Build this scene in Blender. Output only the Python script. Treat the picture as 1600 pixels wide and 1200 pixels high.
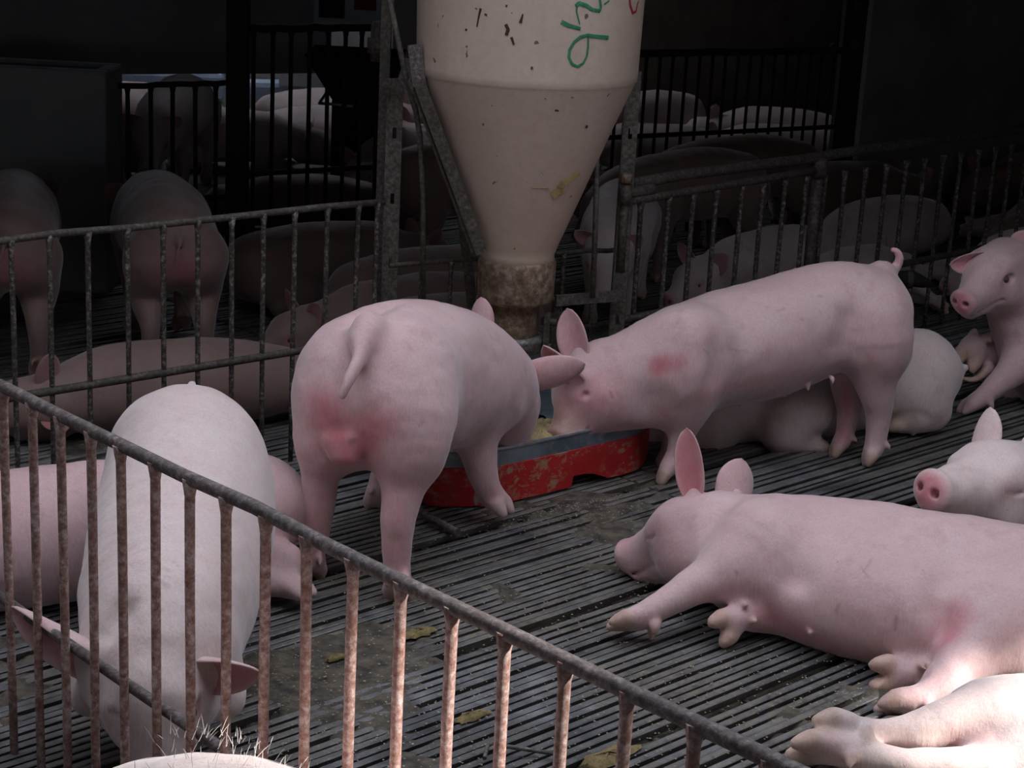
import bpy, bmesh, math, random
import numpy as np
from mathutils import Vector, Matrix
random.seed(7)
SC = bpy.context.scene
COL = SC.collection
for o in list(bpy.data.objects): bpy.data.objects.remove(o)

# ---------------- camera (built in metres, floor is z=0, +Y away from the camera)
PITCH, ROLL, FPX, CAMZ = math.radians(16.4), math.radians(3.0), 2800.0, 1.75
_r0 = np.array([1., 0, 0]); FW = np.array([0, math.cos(PITCH), -math.sin(PITCH)]); _u0 = np.array([0, math.sin(PITCH), math.cos(PITCH)])
RT = math.cos(ROLL)*_r0 + math.sin(ROLL)*_u0
UP = -math.sin(ROLL)*_r0 + math.cos(ROLL)*_u0
CP = np.array([0., 0., CAMZ])
cd = bpy.data.cameras.new('camera'); cam = bpy.data.objects.new('camera', cd); COL.objects.link(cam)
cam.matrix_world = Matrix(((RT[0], UP[0], -FW[0], CP[0]), (RT[1], UP[1], -FW[1], CP[1]), (RT[2], UP[2], -FW[2], CP[2]), (0, 0, 0, 1)))
cd.sensor_width = 36.0; cd.lens = 36.0*FPX/1600.0; cd.clip_start = .05; cd.clip_end = 100
SC.camera = cam

# ---------------- view, world, sun
SC.view_settings.view_transform = 'Standard'; SC.view_settings.look = 'None'
SC.view_settings.gamma = 1.0; SC.view_settings.exposure = 0.0; SC.view_settings.use_curve_mapping = False
SC.cycles.use_denoising = True
SC.cycles.max_bounces = 6; SC.cycles.diffuse_bounces = 3; SC.cycles.glossy_bounces = 2; SC.cycles.sample_clamp_indirect = 4.0
w = bpy.data.worlds.new('world'); SC.world = w; w.use_nodes = True
nb = w.node_tree.nodes['Background']
nb.inputs[0].default_value = (0.84, 0.88, 1.0, 1); nb.inputs[1].default_value = 2.15
SUN_DIR = Vector((0.80, -0.22, 0.66)).normalized()      # towards the sun
sl = bpy.data.lights.new('sun', 'SUN'); sun = bpy.data.objects.new('sun', sl); COL.objects.link(sun)
sl.energy = 9.0; sl.color = (1.0, 0.93, 0.86); sl.angle = math.radians(1.6)
sun.rotation_euler = SUN_DIR.to_track_quat('Z', 'Y').to_euler()
sun.location = (6, -2, 6)

# ---------------- measuring helpers: photo pixel (1600x1200) -> point on a plane of the place
def ray(x, y): return FPX*FW + (x-800)*RT + (600-y)*UP
def gp(x, y, z=0.0):
    d = ray(x, y); return CP + d*(z-CAMZ)/d[2]
def qp(x, y, Y):
    d = ray(x, y); return CP + d*Y/d[1]
def ppm(P): return FPX/float((np.asarray(P)-CP)@FW)
# ---------------- scene graph helpers
def tag(o, label=None, cat=None, group=None, kind=None):
    if label: o['label'] = label
    if cat: o['category'] = cat
    if group: o['group'] = group
    if kind: o['kind'] = kind
    return o
def empty(name, loc=(0, 0, 0), label=None, cat=None, group=None):
    o = bpy.data.objects.new(name, None); COL.objects.link(o); o.location = loc; o.empty_display_size = .1
    return tag(o, label, cat, group)
def link_mesh(name, me, mat=None, parent=None, loc=None):
    o = bpy.data.objects.new(name, me); COL.objects.link(o)
    if mat is not None and not me.materials: me.materials.append(mat)
    if parent is not None: o.parent = parent
    if loc is not None: o.location = loc
    return o
class MB:
    """collects simple solids into one mesh"""
    def __init__(s): s.v = []; s.f = []; s.sm = []
    def add(s, vs, fs, smooth=False):
        n = len(s.v); s.v += [tuple(map(float, p)) for p in vs]; s.f += [tuple(i+n for i in f) for f in fs]; s.sm += [smooth]*len(fs); return s
    def box(s, c, sz, ax=None):
        c = np.asarray(c, float); h = np.asarray(sz, float)/2
        A = np.eye(3) if ax is None else np.asarray(ax, float)   # rows = axes
        vs = [c + sx*h[0]*A[0] + sy*h[1]*A[1] + sz_*h[2]*A[2] for sx in (-1, 1) for sy in (-1, 1) for sz_ in (-1, 1)]
        return s.add(vs, [(0, 1, 3, 2), (4, 6, 7, 5), (0, 4, 5, 1), (2, 3, 7, 6), (0, 2, 6, 4), (1, 5, 7, 3)])
    def bar(s, a, b, w, h, up=(0, 0, 1)):
        a = np.asarray(a, float); b = np.asarray(b, float); d = b-a; L = np.linalg.norm(d); d = d/L
        u = np.asarray(up, float); u = u-(u@d)*d; u /= np.linalg.norm(u); r = np.cross(d, u)
        return s.box((a+b)/2, (L, w, h), (d, r, u))
    def tube(s, pts, r, n=10, cap=True):
        pts = [np.asarray(p, float) for p in pts]; m = len(pts)
        rs = r if hasattr(r, '__len__') else [r]*m
        rings = []; prev = None
        for i, p in enumerate(pts):
            t = pts[min(i+1, m-1)]-pts[max(i-1, 0)]; t = t/np.linalg.norm(t)
            if prev is None:
                a = np.array([0, 0, 1.]) if abs(t[2]) < .9 else np.array([1., 0, 0])
                u = a-(a@t)*t
            else: u = prev-(prev@t)*t
            u /= np.linalg.norm(u); prev = u; v = np.cross(t, u)
            rings.append([p + rs[i]*(math.cos(2*math.pi*k/n)*u + math.sin(2*math.pi*k/n)*v) for k in range(n)])
        vs = [q for rg in rings for q in rg]
        fs = [(i*n+k, i*n+(k+1) % n, (i+1)*n+(k+1) % n, (i+1)*n+k) for i in range(m-1) for k in range(n)]
        s.add(vs, fs, True)
        if cap:
            b = len(s.v)-len(vs)
            s.f.append(tuple(b+k for k in range(n))[::-1]); s.sm.append(False)
            s.f.append(tuple(b+(m-1)*n+k for k in range(n))); s.sm.append(False)
        return s
    def lathe(s, c, prof, n=48, closed=False):
        c = np.asarray(c, float)
        vs = [c+np.array([r*math.cos(2*math.pi*k/n), r*math.sin(2*math.pi*k/n), z]) for r, z in prof for k in range(n)]
        fs = [(i*n+k, i*n+(k+1) % n, (i+1)*n+(k+1) % n, (i+1)*n+k) for i in range(len(prof)-1) for k in range(n)]
        return s.add(vs, fs, True)
    def mesh(s, name):
        me = bpy.data.meshes.new(name); me.from_pydata(s.v, [], s.f); me.update()
        me.polygons.foreach_set('use_smooth', s.sm)
        return me
    def build(s, name, mat, parent=None, bevel=0, fix=True):
        me = s.mesh(name)
        if fix:
            bm = bmesh.new(); bm.from_mesh(me); bmesh.ops.recalc_face_normals(bm, faces=bm.faces); bm.to_mesh(me); bm.free()
        o = link_mesh(name, me, mat, parent)
        if parent is not None: o.location = (0, 0, 0) if parent.parent is not None else -Vector(parent.location)
        if bevel:
            m = o.modifiers.new('bevel', 'BEVEL'); m.width = bevel; m.segments = 2; m.limit_method = 'ANGLE'
        return o

# ---------------- materials
def mat(name):
    m = bpy.data.materials.new(name); m.use_nodes = True
    nt = m.node_tree; b = nt.nodes['Principled BSDF']; return m, nt, b
def nd(nt, t, **kw):
    n = nt.nodes.new(t)
    for k, v in kw.items():
        if k.startswith('i_'): n.inputs[int(k[2:])].default_value = v
        else: setattr(n, k, v)
    return n
def ramp(nt, fac, stops):
    r = nt.nodes.new('ShaderNodeValToRGB'); e = r.color_ramp.elements
    while len(e) < len(stops): e.new(.5)
    for i, (p, c) in enumerate(stops):
        e[i].position = p; e[i].color = (*c, 1) if len(c) == 3 else c
    nt.links.new(fac, r.inputs[0]); return r.outputs[0]
def noise(nt, scale, detail=4, rough=.55, co=None, vec='Object', stretch=None):
    n = nt.nodes.new('ShaderNodeTexNoise'); n.inputs['Scale'].default_value = scale; n.inputs['Detail'].default_value = detail; n.inputs['Roughness'].default_value = rough
    tc = nt.nodes.new('ShaderNodeTexCoord'); src = tc.outputs[vec]
    if stretch:
        mp = nt.nodes.new('ShaderNodeMapping'); mp.inputs['Scale'].default_value = stretch[:3]
        if len(stretch) > 3: mp.inputs['Rotation'].default_value = (0, 0, stretch[3])
        nt.links.new(src, mp.inputs[0]); src = mp.outputs[0]
    nt.links.new(src, n.inputs['Vector']); return n.outputs['Fac']
def mixc(nt, fac, a, b, mode='MIX'):
    m = nt.nodes.new('ShaderNodeMix'); m.data_type = 'RGBA'; m.blend_type = mode
    for s, v in ((m.inputs[0], fac), (m.inputs[6], a), (m.inputs[7], b)):
        if isinstance(v, (int, float)): s.default_value = v
        elif isinstance(v, tuple): s.default_value = (*v, 1) if len(v) == 3 else v
        else: nt.links.new(v, s)
    return m.outputs[2]
def bump(nt, b, h, strength=.3, dist=.01):
    n = nt.nodes.new('ShaderNodeBump'); n.inputs['Strength'].default_value = strength; n.inputs['Distance'].default_value = dist
    nt.links.new(h, n.inputs['Height']); nt.links.new(n.outputs[0], b.inputs['Normal'])
def math_(nt, op, a, b=None, clamp=False):
    m = nt.nodes.new('ShaderNodeMath'); m.operation = op; m.use_clamp = clamp
    for s, v in zip(m.inputs, (a, b)):
        if v is None: continue
        if isinstance(v, (int, float)): s.default_value = v
        else: nt.links.new(v, s)
    return m.outputs[0]
def simple(name, c1, c2, scale=8, rough=.7, metal=0, bmp=.2, detail=6, stops=(.35, .65), stretch=None, bd=.004):
    m, nt, b = mat(name)
    f = noise(nt, scale, detail, .6, stretch=stretch)
    nt.links.new(ramp(nt, f, [(stops[0], c1), (stops[1], c2)]), b.inputs['Base Color'])
    b.inputs['Roughness'].default_value = rough; b.inputs['Metallic'].default_value = metal
    if bmp: bump(nt, b, noise(nt, scale*4, 5), bmp, bd)
    return m

# ---------------- signed-distance bodies -> one continuous mesh
def vnoise(P, scale, seed):
    r = np.random.RandomState(seed); g = r.rand(32, 32, 32).astype(float)*2-1
    q = P/scale+97.3; i = np.floor(q).astype(int); f = q-i; f = f*f*(3-2*f); o = 0
    for a in (0, 1):
        for b in (0, 1):
            for c in (0, 1):
                w_ = (f[:, 0] if a else 1-f[:, 0])*(f[:, 1] if b else 1-f[:, 1])*(f[:, 2] if c else 1-f[:, 2])
                o = o+w_*g[(i[:, 0]+a) % 32, (i[:, 1]+b) % 32, (i[:, 2]+c) % 32]
    return o
class Body:
    def __init__(s, h=.007): s.p = []; s.paint = []; s.h = h; s.shells = []; s.wob = 1.0; s.scr = []
    def node(s, x, y, Y, r): P = qp(x, y, Y); return (P, r/ppm(P))
    def cap(s, a, b, k=.04, sub=False):
        s.p.append(('c', np.asarray(a[0], float), float(a[1]), np.asarray(b[0], float), float(b[1]), k, sub)); return s
    def chain(s, nodes, k=.04, sub=False):
        """one smooth limb through the nodes (Catmull-Rom in place and radius)"""
        N = np.array([[*n[0], n[1]] for n in nodes], float); out = []
        for i in range(len(N)-1):
            a, b, c, d = N[max(i-1, 0)], N[i], N[i+1], N[min(i+2, len(N)-1)]
            m = max(2, int(np.linalg.norm((c-b)[:3])/max(.14*max(b[3], c[3]), .007)))
            for j in range(m):
                t = j/m; out.append(.5*(2*b+(c-a)*t+(2*a-5*b+4*c-d)*t*t+(3*b-3*c+d-a)*t**3))
        out.append(N[-1]); out = np.array(out); out[:, 3] = np.maximum(out[:, 3], .001)
        s.p.append(('l', out, None, None, None, k, sub)); return s
    def ell(s, c, rad, ax, k=.03, sub=False):
        s.p.append(('e', np.asarray(c, float), np.asarray(rad, float), np.asarray(ax, float), None, k, sub)); return s
    def col(s, ch, a, ra, b=None, rb=None, st=1.0, soft=.5):
        a = np.asarray(a, float); b = a if b is None else np.asarray(b, float); s.paint.append((ch, a, ra, b, ra if rb is None else rb, st, soft)); return s
    def shell(s, V, F, paint): s.shells.append((np.asarray(V, float), F, np.asarray(paint, float))); return s
    def grid(s):
        lo = np.full(3, 1e9); hi = -lo
        for q in s.p:
            if q[6]: continue
            if q[0] == 'c': pts = [(q[1], q[2]), (q[3], q[4])]
            elif q[0] == 'l': pts = [(r_[:3], r_[3]) for r_ in q[1]]
            else: pts = [(q[1], q[2].max())]
            for P, r in pts: lo = np.minimum(lo, P-r); hi = np.maximum(hi, P+r)
        h = s.h; lo -= 5*h; hi += 5*h; n = np.ceil((hi-lo)/h).astype(int)+1
        D = np.full(n, .25, np.float32)
        for q in s.p:
            k = q[5]
            if q[0] == 'c': a = np.minimum(q[1]-q[2], q[3]-q[4]); b = np.maximum(q[1]+q[2], q[3]+q[4])
            elif q[0] == 'l': a = (q[1][:, :3]-q[1][:, 3:]).min(0); b = (q[1][:, :3]+q[1][:, 3:]).max(0)
            else: a = q[1]-q[2].max(); b = q[1]+q[2].max()
            i0 = np.maximum(((a-lo-k)/h).astype(int)-3, 0); i1 = np.minimum(((b-lo+k)/h).astype(int)+5, n)
            if (i1 <= i0).any(): continue
            X, Y, Z = [(lo[j]+h*np.arange(i0[j], i1[j])).astype(np.float32) for j in range(3)]
            X = X[:, None, None]; Y = Y[None, :, None]; Z = Z[None, None, :]
            if q[0] == 'c':
                A, ra, B, rb = q[1:5]; ba = B-A; L2 = float(ba@ba)
                px, py, pz = X-A[0], Y-A[1], Z-A[2]
                if L2 < 1e-10: d = np.sqrt(px*px+py*py+pz*pz)-ra
                else:
                    t = np.clip((px*ba[0]+py*ba[1]+pz*ba[2])/L2, 0, 1)
                    d = np.sqrt((px-t*ba[0])**2+(py-t*ba[1])**2+(pz-t*ba[2])**2)-(ra+(rb-ra)*t)
            elif q[0] == 'l':
                d = np.full((i1-i0), 9., np.float32); N = q[1]
                for A4, B4 in zip(N[:-1], N[1:]):
                    A, ra, B, rb = A4[:3], A4[3], B4[:3], B4[3]
                    mg = k+4*h; lo_, hi_ = np.minimum(A-ra, B-rb)-mg, np.maximum(A+ra, B+rb)+mg
                    j0 = np.clip(((lo_-lo)/h).astype(int)-i0, 0, i1-i0); j1 = np.clip(((hi_-lo)/h).astype(int)+2-i0, 0, i1-i0)
                    if (j1 <= j0).any(): continue
                    px, py, pz = X[j0[0]:j1[0]]-A[0], Y[:, j0[1]:j1[1]]-A[1], Z[:, :, j0[2]:j1[2]]-A[2]
                    ba = B-A; L2 = float(ba@ba)+1e-12
                    t = np.clip((px*ba[0]+py*ba[1]+pz*ba[2])/L2, 0, 1)
                    e = np.sqrt((px-t*ba[0])**2+(py-t*ba[1])**2+(pz-t*ba[2])**2)-(ra+(rb-ra)*t)
                    W_ = d[j0[0]:j1[0], j0[1]:j1[1], j0[2]:j1[2]]; np.minimum(W_, e, out=W_)
            else:
                c, rad, ax = q[1:4]; px, py, pz = X-c[0], Y-c[1], Z-c[2]
                e = [(px*ax[j][0]+py*ax[j][1]+pz*ax[j][2])/rad[j] for j in range(3)]
                k0 = np.sqrt(e[0]**2+e[1]**2+e[2]**2); k1 = np.sqrt(sum((e[j]/rad[j])**2 for j in range(3)))+1e-9
                d = k0*(k0-1)/k1
            S = (slice(i0[0], i1[0]), slice(i0[1], i1[1]), slice(i0[2], i1[2]))
            o = D[S]
            if q[6]: # smooth subtraction
                hh = np.clip(.5-.5*(o+d)/k, 0, 1); D[S] = o*(1-hh)+(-d)*hh+k*hh*(1-hh)
            else:
                hh = np.clip(.5+.5*(o-d)/k, 0, 1); D[S] = o*(1-hh)+d*hh-k*hh*(1-hh)
        return D, lo
    def mesh(s, name, mats, base):
        D, lo = s.grid(); h = s.h; n = D.shape
        ins = D < 0
        cnt = np.zeros((n[0]-1, n[1]-1, n[2]-1), np.int8)
        off = [(a, b, c) for a in (0, 1) for b in (0, 1) for c in (0, 1)]
        for a, b, c in off: cnt += ins[a:n[0]-1+a, b:n[1]-1+b, c:n[2]-1+c]
        act = (cnt > 0) & (cnt < 8); I = np.argwhere(act); M = len(I)
        idx = np.full(act.shape, -1, np.int64); idx[tuple(I.T)] = np.arange(M)
        cv = np.stack([D[I[:, 0]+a, I[:, 1]+b, I[:, 2]+c] for a, b, c in off], 1).astype(float)
        acc = np.zeros((M, 3)); wgt = np.zeros(M); O = np.array(off, float)
        for i in range(8):
            for j in range(i+1, 8):
                if np.abs(O[i]-O[j]).sum() != 1: continue
                m = (cv[:, i] < 0) != (cv[:, j] < 0)
                t = cv[m, i]/(cv[m, i]-cv[m, j]); acc[m] += O[i]+(O[j]-O[i])*t[:, None]; wgt[m] += 1
        V = lo+h*(I+acc/wgt[:, None])
        F = []
        for ax in range(3):
            sl0 = [slice(None)]*3; sl1 = [slice(None)]*3; sl0[ax] = slice(0, n[ax]-1); sl1[ax] = slice(1, n[ax])
            A = ins[tuple(sl0)]; B = ins[tuple(sl1)]
            for flip, msk in ((0, A & ~B), (1, ~A & B)):
                E = np.argwhere(msk)
                o1, o2 = [(1, 2), (2, 0), (0, 1)][ax]
                ok = (E[:, o1] > 0) & (E[:, o2] > 0) & (E[:, o1] < n[o1]-1) & (E[:, o2] < n[o2]-1); E = E[ok]
                def cell(d1, d2):
                    C = E.copy(); C[:, o1] -= d1; C[:, o2] -= d2; return idx[C[:, 0], C[:, 1], C[:, 2]]
                q = np.stack([cell(1, 1), cell(0, 1), cell(0, 0), cell(1, 0)], 1)
                F.append(q[:, ::-1] if flip else q)
        F = np.concatenate(F)
        # relax the small creases
        E = np.concatenate([F[:, [0, 1]], F[:, [1, 2]], F[:, [2, 3]], F[:, [3, 0]]])
        deg = np.bincount(E.ravel(), minlength=M)[:, None]
        for lam in (.5, -.45, .5, -.45, .5, -.45, .45):
            A = np.zeros((M, 3))
            for c_ in range(3): A[:, c_] = np.bincount(E[:, 0], V[E[:, 1], c_], M)+np.bincount(E[:, 1], V[E[:, 0], c_], M)
            V = V+lam*(A/deg-V)
        A3 = V[F[:, 0]]; nf = np.cross(V[F[:, 2]]-A3, V[F[:, 3]]-V[F[:, 1]])
        vn_ = np.zeros((M, 3))
        for k_ in range(4):
            for c_ in range(3): vn_[:, c_] += np.bincount(F[:, k_], nf[:, c_], M)
        vn_ /= np.linalg.norm(vn_, axis=1)[:, None]+1e-12
        V = V+vn_*((vnoise(V, .105, 1)*.0045+vnoise(V, .042, 2)*.0018+vnoise(V, .02, 3)*.0006)*s.wob)[:, None]
        # paint
        P = np.zeros((M, 4)); P[:, 3] = 1
        for ch, a, ra, b, rb, st, soft in s.paint:
            ba = b-a; L2 = ba@ba; pa = V-a
            t = np.clip(pa@ba/L2, 0, 1) if L2 > 1e-10 else np.zeros(M)
            d = np.linalg.norm(pa-t[:, None]*ba, axis=1); r = ra+(rb-ra)*t
            wv = np.clip((1-d/r)/soft, 0, 1); wv = wv*wv*(3-2*wv)*st
            P[:, ch] = np.maximum(P[:, ch], wv)
        for C_, r0_, r1_, rr, st in s.scr:      # find the hide where a sight line first meets it, then paint there
            def hit(rv):
                rv = rv/np.linalg.norm(rv); q = V-C_; t = q@rv; d = np.linalg.norm(q-t[:, None]*rv, axis=1); m = d < h*1.3
                return C_+rv*t[m].min() if m.any() else None
            a, b = hit(r0_), hit(r1_)
            if a is None or b is None or np.linalg.norm(a-b) > .12: continue
            ba = b-a; L2 = ba@ba+1e-12; t = np.clip((V-a)@ba/L2, 0, 1); d = np.linalg.norm(V-a-t[:, None]*ba, axis=1)
            P[:, 2] = np.maximum(P[:, 2], np.clip(1.25-d/rr, 0, 1)*st)
        fl = [tuple(x) for x in F.tolist()]
        VV = [V]; PP = [P]; nv = M
        for sv, sf, sp in s.shells:
            fl += [tuple(i+nv for i in f) for f in sf]; VV.append(sv); PP.append(sp); nv += len(sv)
        V = np.concatenate(VV)-np.asarray(base); P = np.concatenate(PP)
        me = bpy.data.meshes.new(name); me.from_pydata(V.tolist(), [], fl); me.update()
        me.polygons.foreach_set('use_smooth', [True]*len(fl))
        at = me.color_attributes.new('paint', 'FLOAT_COLOR', 'POINT'); at.data.foreach_set('color', P.ravel())
        for m in mats: me.materials.append(m)
        return me
def unit(v): v = np.asarray(v, float); return v/np.linalg.norm(v)
def ear(B, base, tip, inner, width, cup=.35, bend=0.0, pink=.8, nu=18, nv=12, root=.75, curl=0.0):
    """cupped ear from base to tip; 'inner' is the direction its hollow side faces; joined to the body mesh"""
    base = np.asarray(base, float); tip = np.asarray(tip, float); d = tip-base; L = np.linalg.norm(d); d = d/L
    n = np.asarray(inner, float); n = unit(n-(n@d)*d); sd = np.cross(d, n)
    G = []
    for i in range(nu+1):
        t = i/nu
        wv = width*.5*(root+(1-root)*math.sin(min(t/.33, 1)*math.pi/2))*(1 if t < .33 else max(0.0, 1-((t-.33)/.67)**2.1)**.66)
        row = []
        for j in range(nv+1):
            v = -1+2*j/nv
            ang = v*cup*2.2*(1-.45*t)
            x = math.sin(ang)/max(cup*2.2*(1-.45*t), 1e-3)*wv
            z = (1-math.cos(ang))/max(cup*2.2*(1-.45*t), 1e-3)*wv
            row.append(base+d*(L*t)+sd*(x+curl*t*t*L)+n*(z+bend*t*t*L))
        G.append(row)
    G = np.array(G); th = .0035
    Nn = np.zeros_like(G)
    for i in range(nu+1):
        for j in range(nv+1):
            a = G[min(i+1, nu), j]-G[max(i-1, 0), j]; b = G[i, min(j+1, nv)]-G[i, max(j-1, 0)]
            c = np.cross(a, b); l = np.linalg.norm(c); Nn[i, j] = c/l if l > 1e-9 else n
            if Nn[i, j]@n < 0: Nn[i, j] *= -1
    for i in range(nu+1):
        tt = th*(1.6-.9*i/nu)
        for j in range(nv+1):
            e = 1-abs(-1+2*j/nv)**6; Nn[i, j] *= tt*(.35+.65*e)
    V = np.concatenate([(G+Nn).reshape(-1, 3), (G-Nn).reshape(-1, 3)]); W = nv+1; K = (nu+1)*W; F = []
    for i in range(nu):
        for j in range(nv):
            q = (i*W+j, i*W+j+1, (i+1)*W+j+1, (i+1)*W+j)
            F.append(q); F.append(tuple(K+x for x in q[::-1]))
    for i in range(nu):
        for j in (0, nv):
            q = (i*W+j, (i+1)*W+j, K+(i+1)*W+j, K+i*W+j); F.append(q if j == 0 else q[::-1])
    for j in range(nv):
        q = (nu*W+j, nu*W+j+1, K+nu*W+j+1, K+nu*W+j); F.append(q)
    # face order check
    f = F[0]; fn = np.cross(V[f[1]]-V[f[0]], V[f[2]]-V[f[0]])
    if fn@n < 0: F = [x[::-1] for x in F]
    Pn = np.zeros((2*K, 4)); Pn[:, 3] = 1
    tv = np.repeat(np.arange(nu+1)/nu, W); vv = np.tile(np.abs(-1+2*np.arange(W)/nv), nu+1)
    Pn[:K, 0] = pink*(1-.55*vv**3)*(1-.35*tv); Pn[K:, 0] = .28*pink
    B.shell(V, F, Pn)
    B.cap((base-d*.02, width*.24), (base+d*L*.10, width*.16), .025)
def eye(B, c, out, r=.0105):
    c = np.asarray(c, float); V = []; F = []; n, m = 10, 7
    for i in range(m+1):
        for j in range(n):
            a = math.pi*i/m; b = 2*math.pi*j/n; V.append(c+r*np.array([math.sin(a)*math.cos(b), math.sin(a)*math.sin(b), math.cos(a)]))
    for i in range(m):
        for j in range(n): F.append((i*n+j, i*n+(j+1) % n, (i+1)*n+(j+1) % n, (i+1)*n+j)[::-1])
    P = np.zeros((len(V), 4)); P[:, 2] = 1; P[:, 3] = 1
    B.shell(V, F, P)
def head(B, P, f, u, s=1.0, ears=None, closed=False, mouth=True, snoutpink=.9, jowl=1.0):
    """pig's head: cranium at P, f towards the nose, u towards the forehead"""
    P = np.asarray(P, float); f = unit(f); u = np.asarray(u, float); u = unit(u-(u@f)*f); r = np.cross(f, u)
    q = lambda a, b, c: P+s*(a*f+b*u+c*r)
    B.cap((q(-.03, 0, 0), .092*s), (q(.03, .005, 0), .088*s), .05)
    B.cap((q(.04, .012, 0), .074*s), (q(.185, -.018, 0), .042*s), .045)                  # bridge
    B.cap((q(.0, -.045, 0), .07*s), (q(.165, -.05, 0), .034*s), .03)                      # jaw
    for t in (-1, 1):
        B.cap((q(-.045, -.05, .05*t), .062*s*jowl), (q(.04, -.04, .045*t), .05*s), .035)  # cheeks
        B.cap((q(.055, .045, .045*t), .026*s), (q(.085, .03, .05*t), .02*s), .03)         # brow
    ax = (f, r, u)
    B.ell(q(.208, -.012, 0), (.018*s, .046*s, .040*s), ax, .012)
    B.ell(q(.19, -.014, 0), (.03*s, .040*s, .036*s), ax, .02)
    for t in (-1, 1):
        B.chain([(q(.235, -.010, .017*t), .0085*s), (q(.205, -.014, .02*t), .007*s)], .006, True)
        B.col(2, q(.222, -.012, .018*t), .011*s, st=.95, soft=.6)
        ec = q(.078, .024, .068*t)
        if not closed: B.ell(q(.078, .022, .078*t), (.022*s, .010*s, .013*s), ax, .012, True)
        if not closed: eye(B, q(.078, .022, .066*t), r*t, .0115*s)
        B.chain([(q(.064, .031, .067*t), .004*s), (q(.08, .037, .067*t), .0055*s), (q(.095, .028, .064*t), .004*s)], .006)
        B.chain([(q(.062, .014, .068*t), .004*s), (q(.08, .008, .069*t), .0055*s), (q(.095, .016, .064*t), .004*s)], .006)
        if closed:
            B.chain([(q(.060, .024, .080*t), .004*s), (q(.080, .017, .080*t), .004*s), (q(.098, .020, .074*t), .004*s)], .004, True)
            B.col(2, q(.070, .020, .072*t), .0075*s, q(.092, .018, .068*t), .006*s, .45)
        B.col(0, ec, .04*s, st=.35 if closed else .55, soft=1)
        if mouth:
            ml = [(q(.20, -.050, .014*t), .0035*s), (q(.165, -.056, .036*t), .004*s), (q(.12, -.046, .052*t), .004*s), (q(.085, -.040, .068*t), .003*s)]
            B.chain(ml, .006, True)
            for a, b in zip(ml[:-1], ml[1:]): B.col(2, a[0], .008*s, b[0], .008*s, .6, .9)
    B.col(0, q(.235, -.012, 0), .062*s, st=snoutpink, soft=.7)
    B.col(0, q(.18, -.06, 0), .045*s, st=.5, soft=1)
    return q
def hoof(B, P, toe, dn, s=1.0, splay=.35, dew=True, tone=1.0, r0=None):
    """cloven foot ending a leg at P: toe = pointing direction, dn = towards the sole"""
    P = np.asarray(P, float); t = unit(toe); d = np.asarray(dn, float); d = unit(d-(d@t)*t); sd = np.cross(t, d)
    for k in (-1, 1):
        a = P+sd*k*.011*s; m = P+t*.028*s+sd*k*(.0165+.005*splay)*s; b = P+t*.058*s+d*.006*s+sd*k*(.0135+.014*splay)*s
        B.chain([(a, .0195*s), (m, .0205*s)], .012)
        B.chain([(m+t*.003*s, .0185*s), ((m+b)/2, .0175*s), (b, .0115*s)], .004)
        B.col(1, b, .052*s, st=.75*tone, soft=.45)
        if dew:
            e = P-t*.026*s+d*.016*s+sd*k*.021*s
            B.chain([(P-t*.03*s+sd*k*.012*s, .013*s), (e+d*.010*s, .010*s), (e+d*.024*s+t*.004*s, .0055*s)], .006)
            B.col(1, e+d*.022*s, .024*s, st=tone*.55, soft=.5)
    B.cap((P, .022*s if r0 is None else r0), (P+t*.014*s, .022*s), .014)
def legc(B, nodes, toe, dn, s=1.0, k=.03, **kw):
    B.chain(nodes, k); hoof(B, nodes[-1][0], toe, dn, s, **kw)
# ---------------- materials of the place
def m_slat():
    m, nt, b = mat('slat_steel')
    big = noise(nt, 1.6, 6, .6); fine = noise(nt, 60, 6, .7); mid = noise(nt, 9, 5, .65)
    c = ramp(nt, math_(nt, 'ADD', math_(nt, 'MULTIPLY', mid, .6), math_(nt, 'MULTIPLY', noise(nt, 2.6, 3, .5), .4)), [(.36, (.05, .052, .058)), (.50, (.13, .134, .142)), (.64, (.27, .27, .275))])
    dirt = ramp(nt, fine, [(.40, (.0, .0, .0)), (.62, (1, 1, 1))])
    c = mixc(nt, math_(nt, 'MULTIPLY', dirt, ramp(nt, big, [(.42, (.08, .08, .08)), (.60, (.9, .9, .9))])), c, (.24, .205, .15))
    nt.links.new(c, b.inputs['Base Color']); b.inputs['Metallic'].default_value = .25
    nt.links.new(ramp(nt, fine, [(.35, (.30,)*3), (.65, (.75,)*3)]), b.inputs['Roughness'])
    bump(nt, b, fine, .5, .006); return m
M_slat = m_slat()
M_muck = simple('dried_muck', (.035, .031, .027), (.15, .125, .09), 22, .8, 0, .8, bd=.01)
M_pit = simple('pit_concrete', (.012, .012, .013), (.03, .029, .028), 3, .95)
M_wall = simple('dark_block_wall', (.020, .016, .015), (.036, .029, .027), 2.5, .95, bmp=.3)
M_roof = simple('roof_sheet', (.10, .095, .09), (.17, .16, .15), 3, .9)
M_greywall = simple('pale_render', (.55, .56, .58), (.75, .76, .78), 4, .9)
M_conc = simple('tank_concrete', (.17, .185, .195), (.24, .255, .265), 2.2, .95, bmp=.3)
def m_rust(name, a, b_, c, rgh=.75, scale=85, metal=.35):
    m, nt, b = mat(name); f = noise(nt, scale, 7, .7); g = noise(nt, scale*.18, 4, .6)
    col = ramp(nt, f, [(.36, a), (.50, b_), (.66, c)])
    col = mixc(nt, ramp(nt, g, [(.4, (0, 0, 0)), (.7, (.55, .55, .55))]), col, a)
    nt.links.new(col, b.inputs['Base Color']); b.inputs['Roughness'].default_value = rgh; b.inputs['Metallic'].default_value = metal
    bump(nt, b, f, .6, .003); return m
M_bar = m_rust('rusty_bar', (.26, .125, .10), (.46, .30, .26), (.74, .66, .63), metal=.1)
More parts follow.
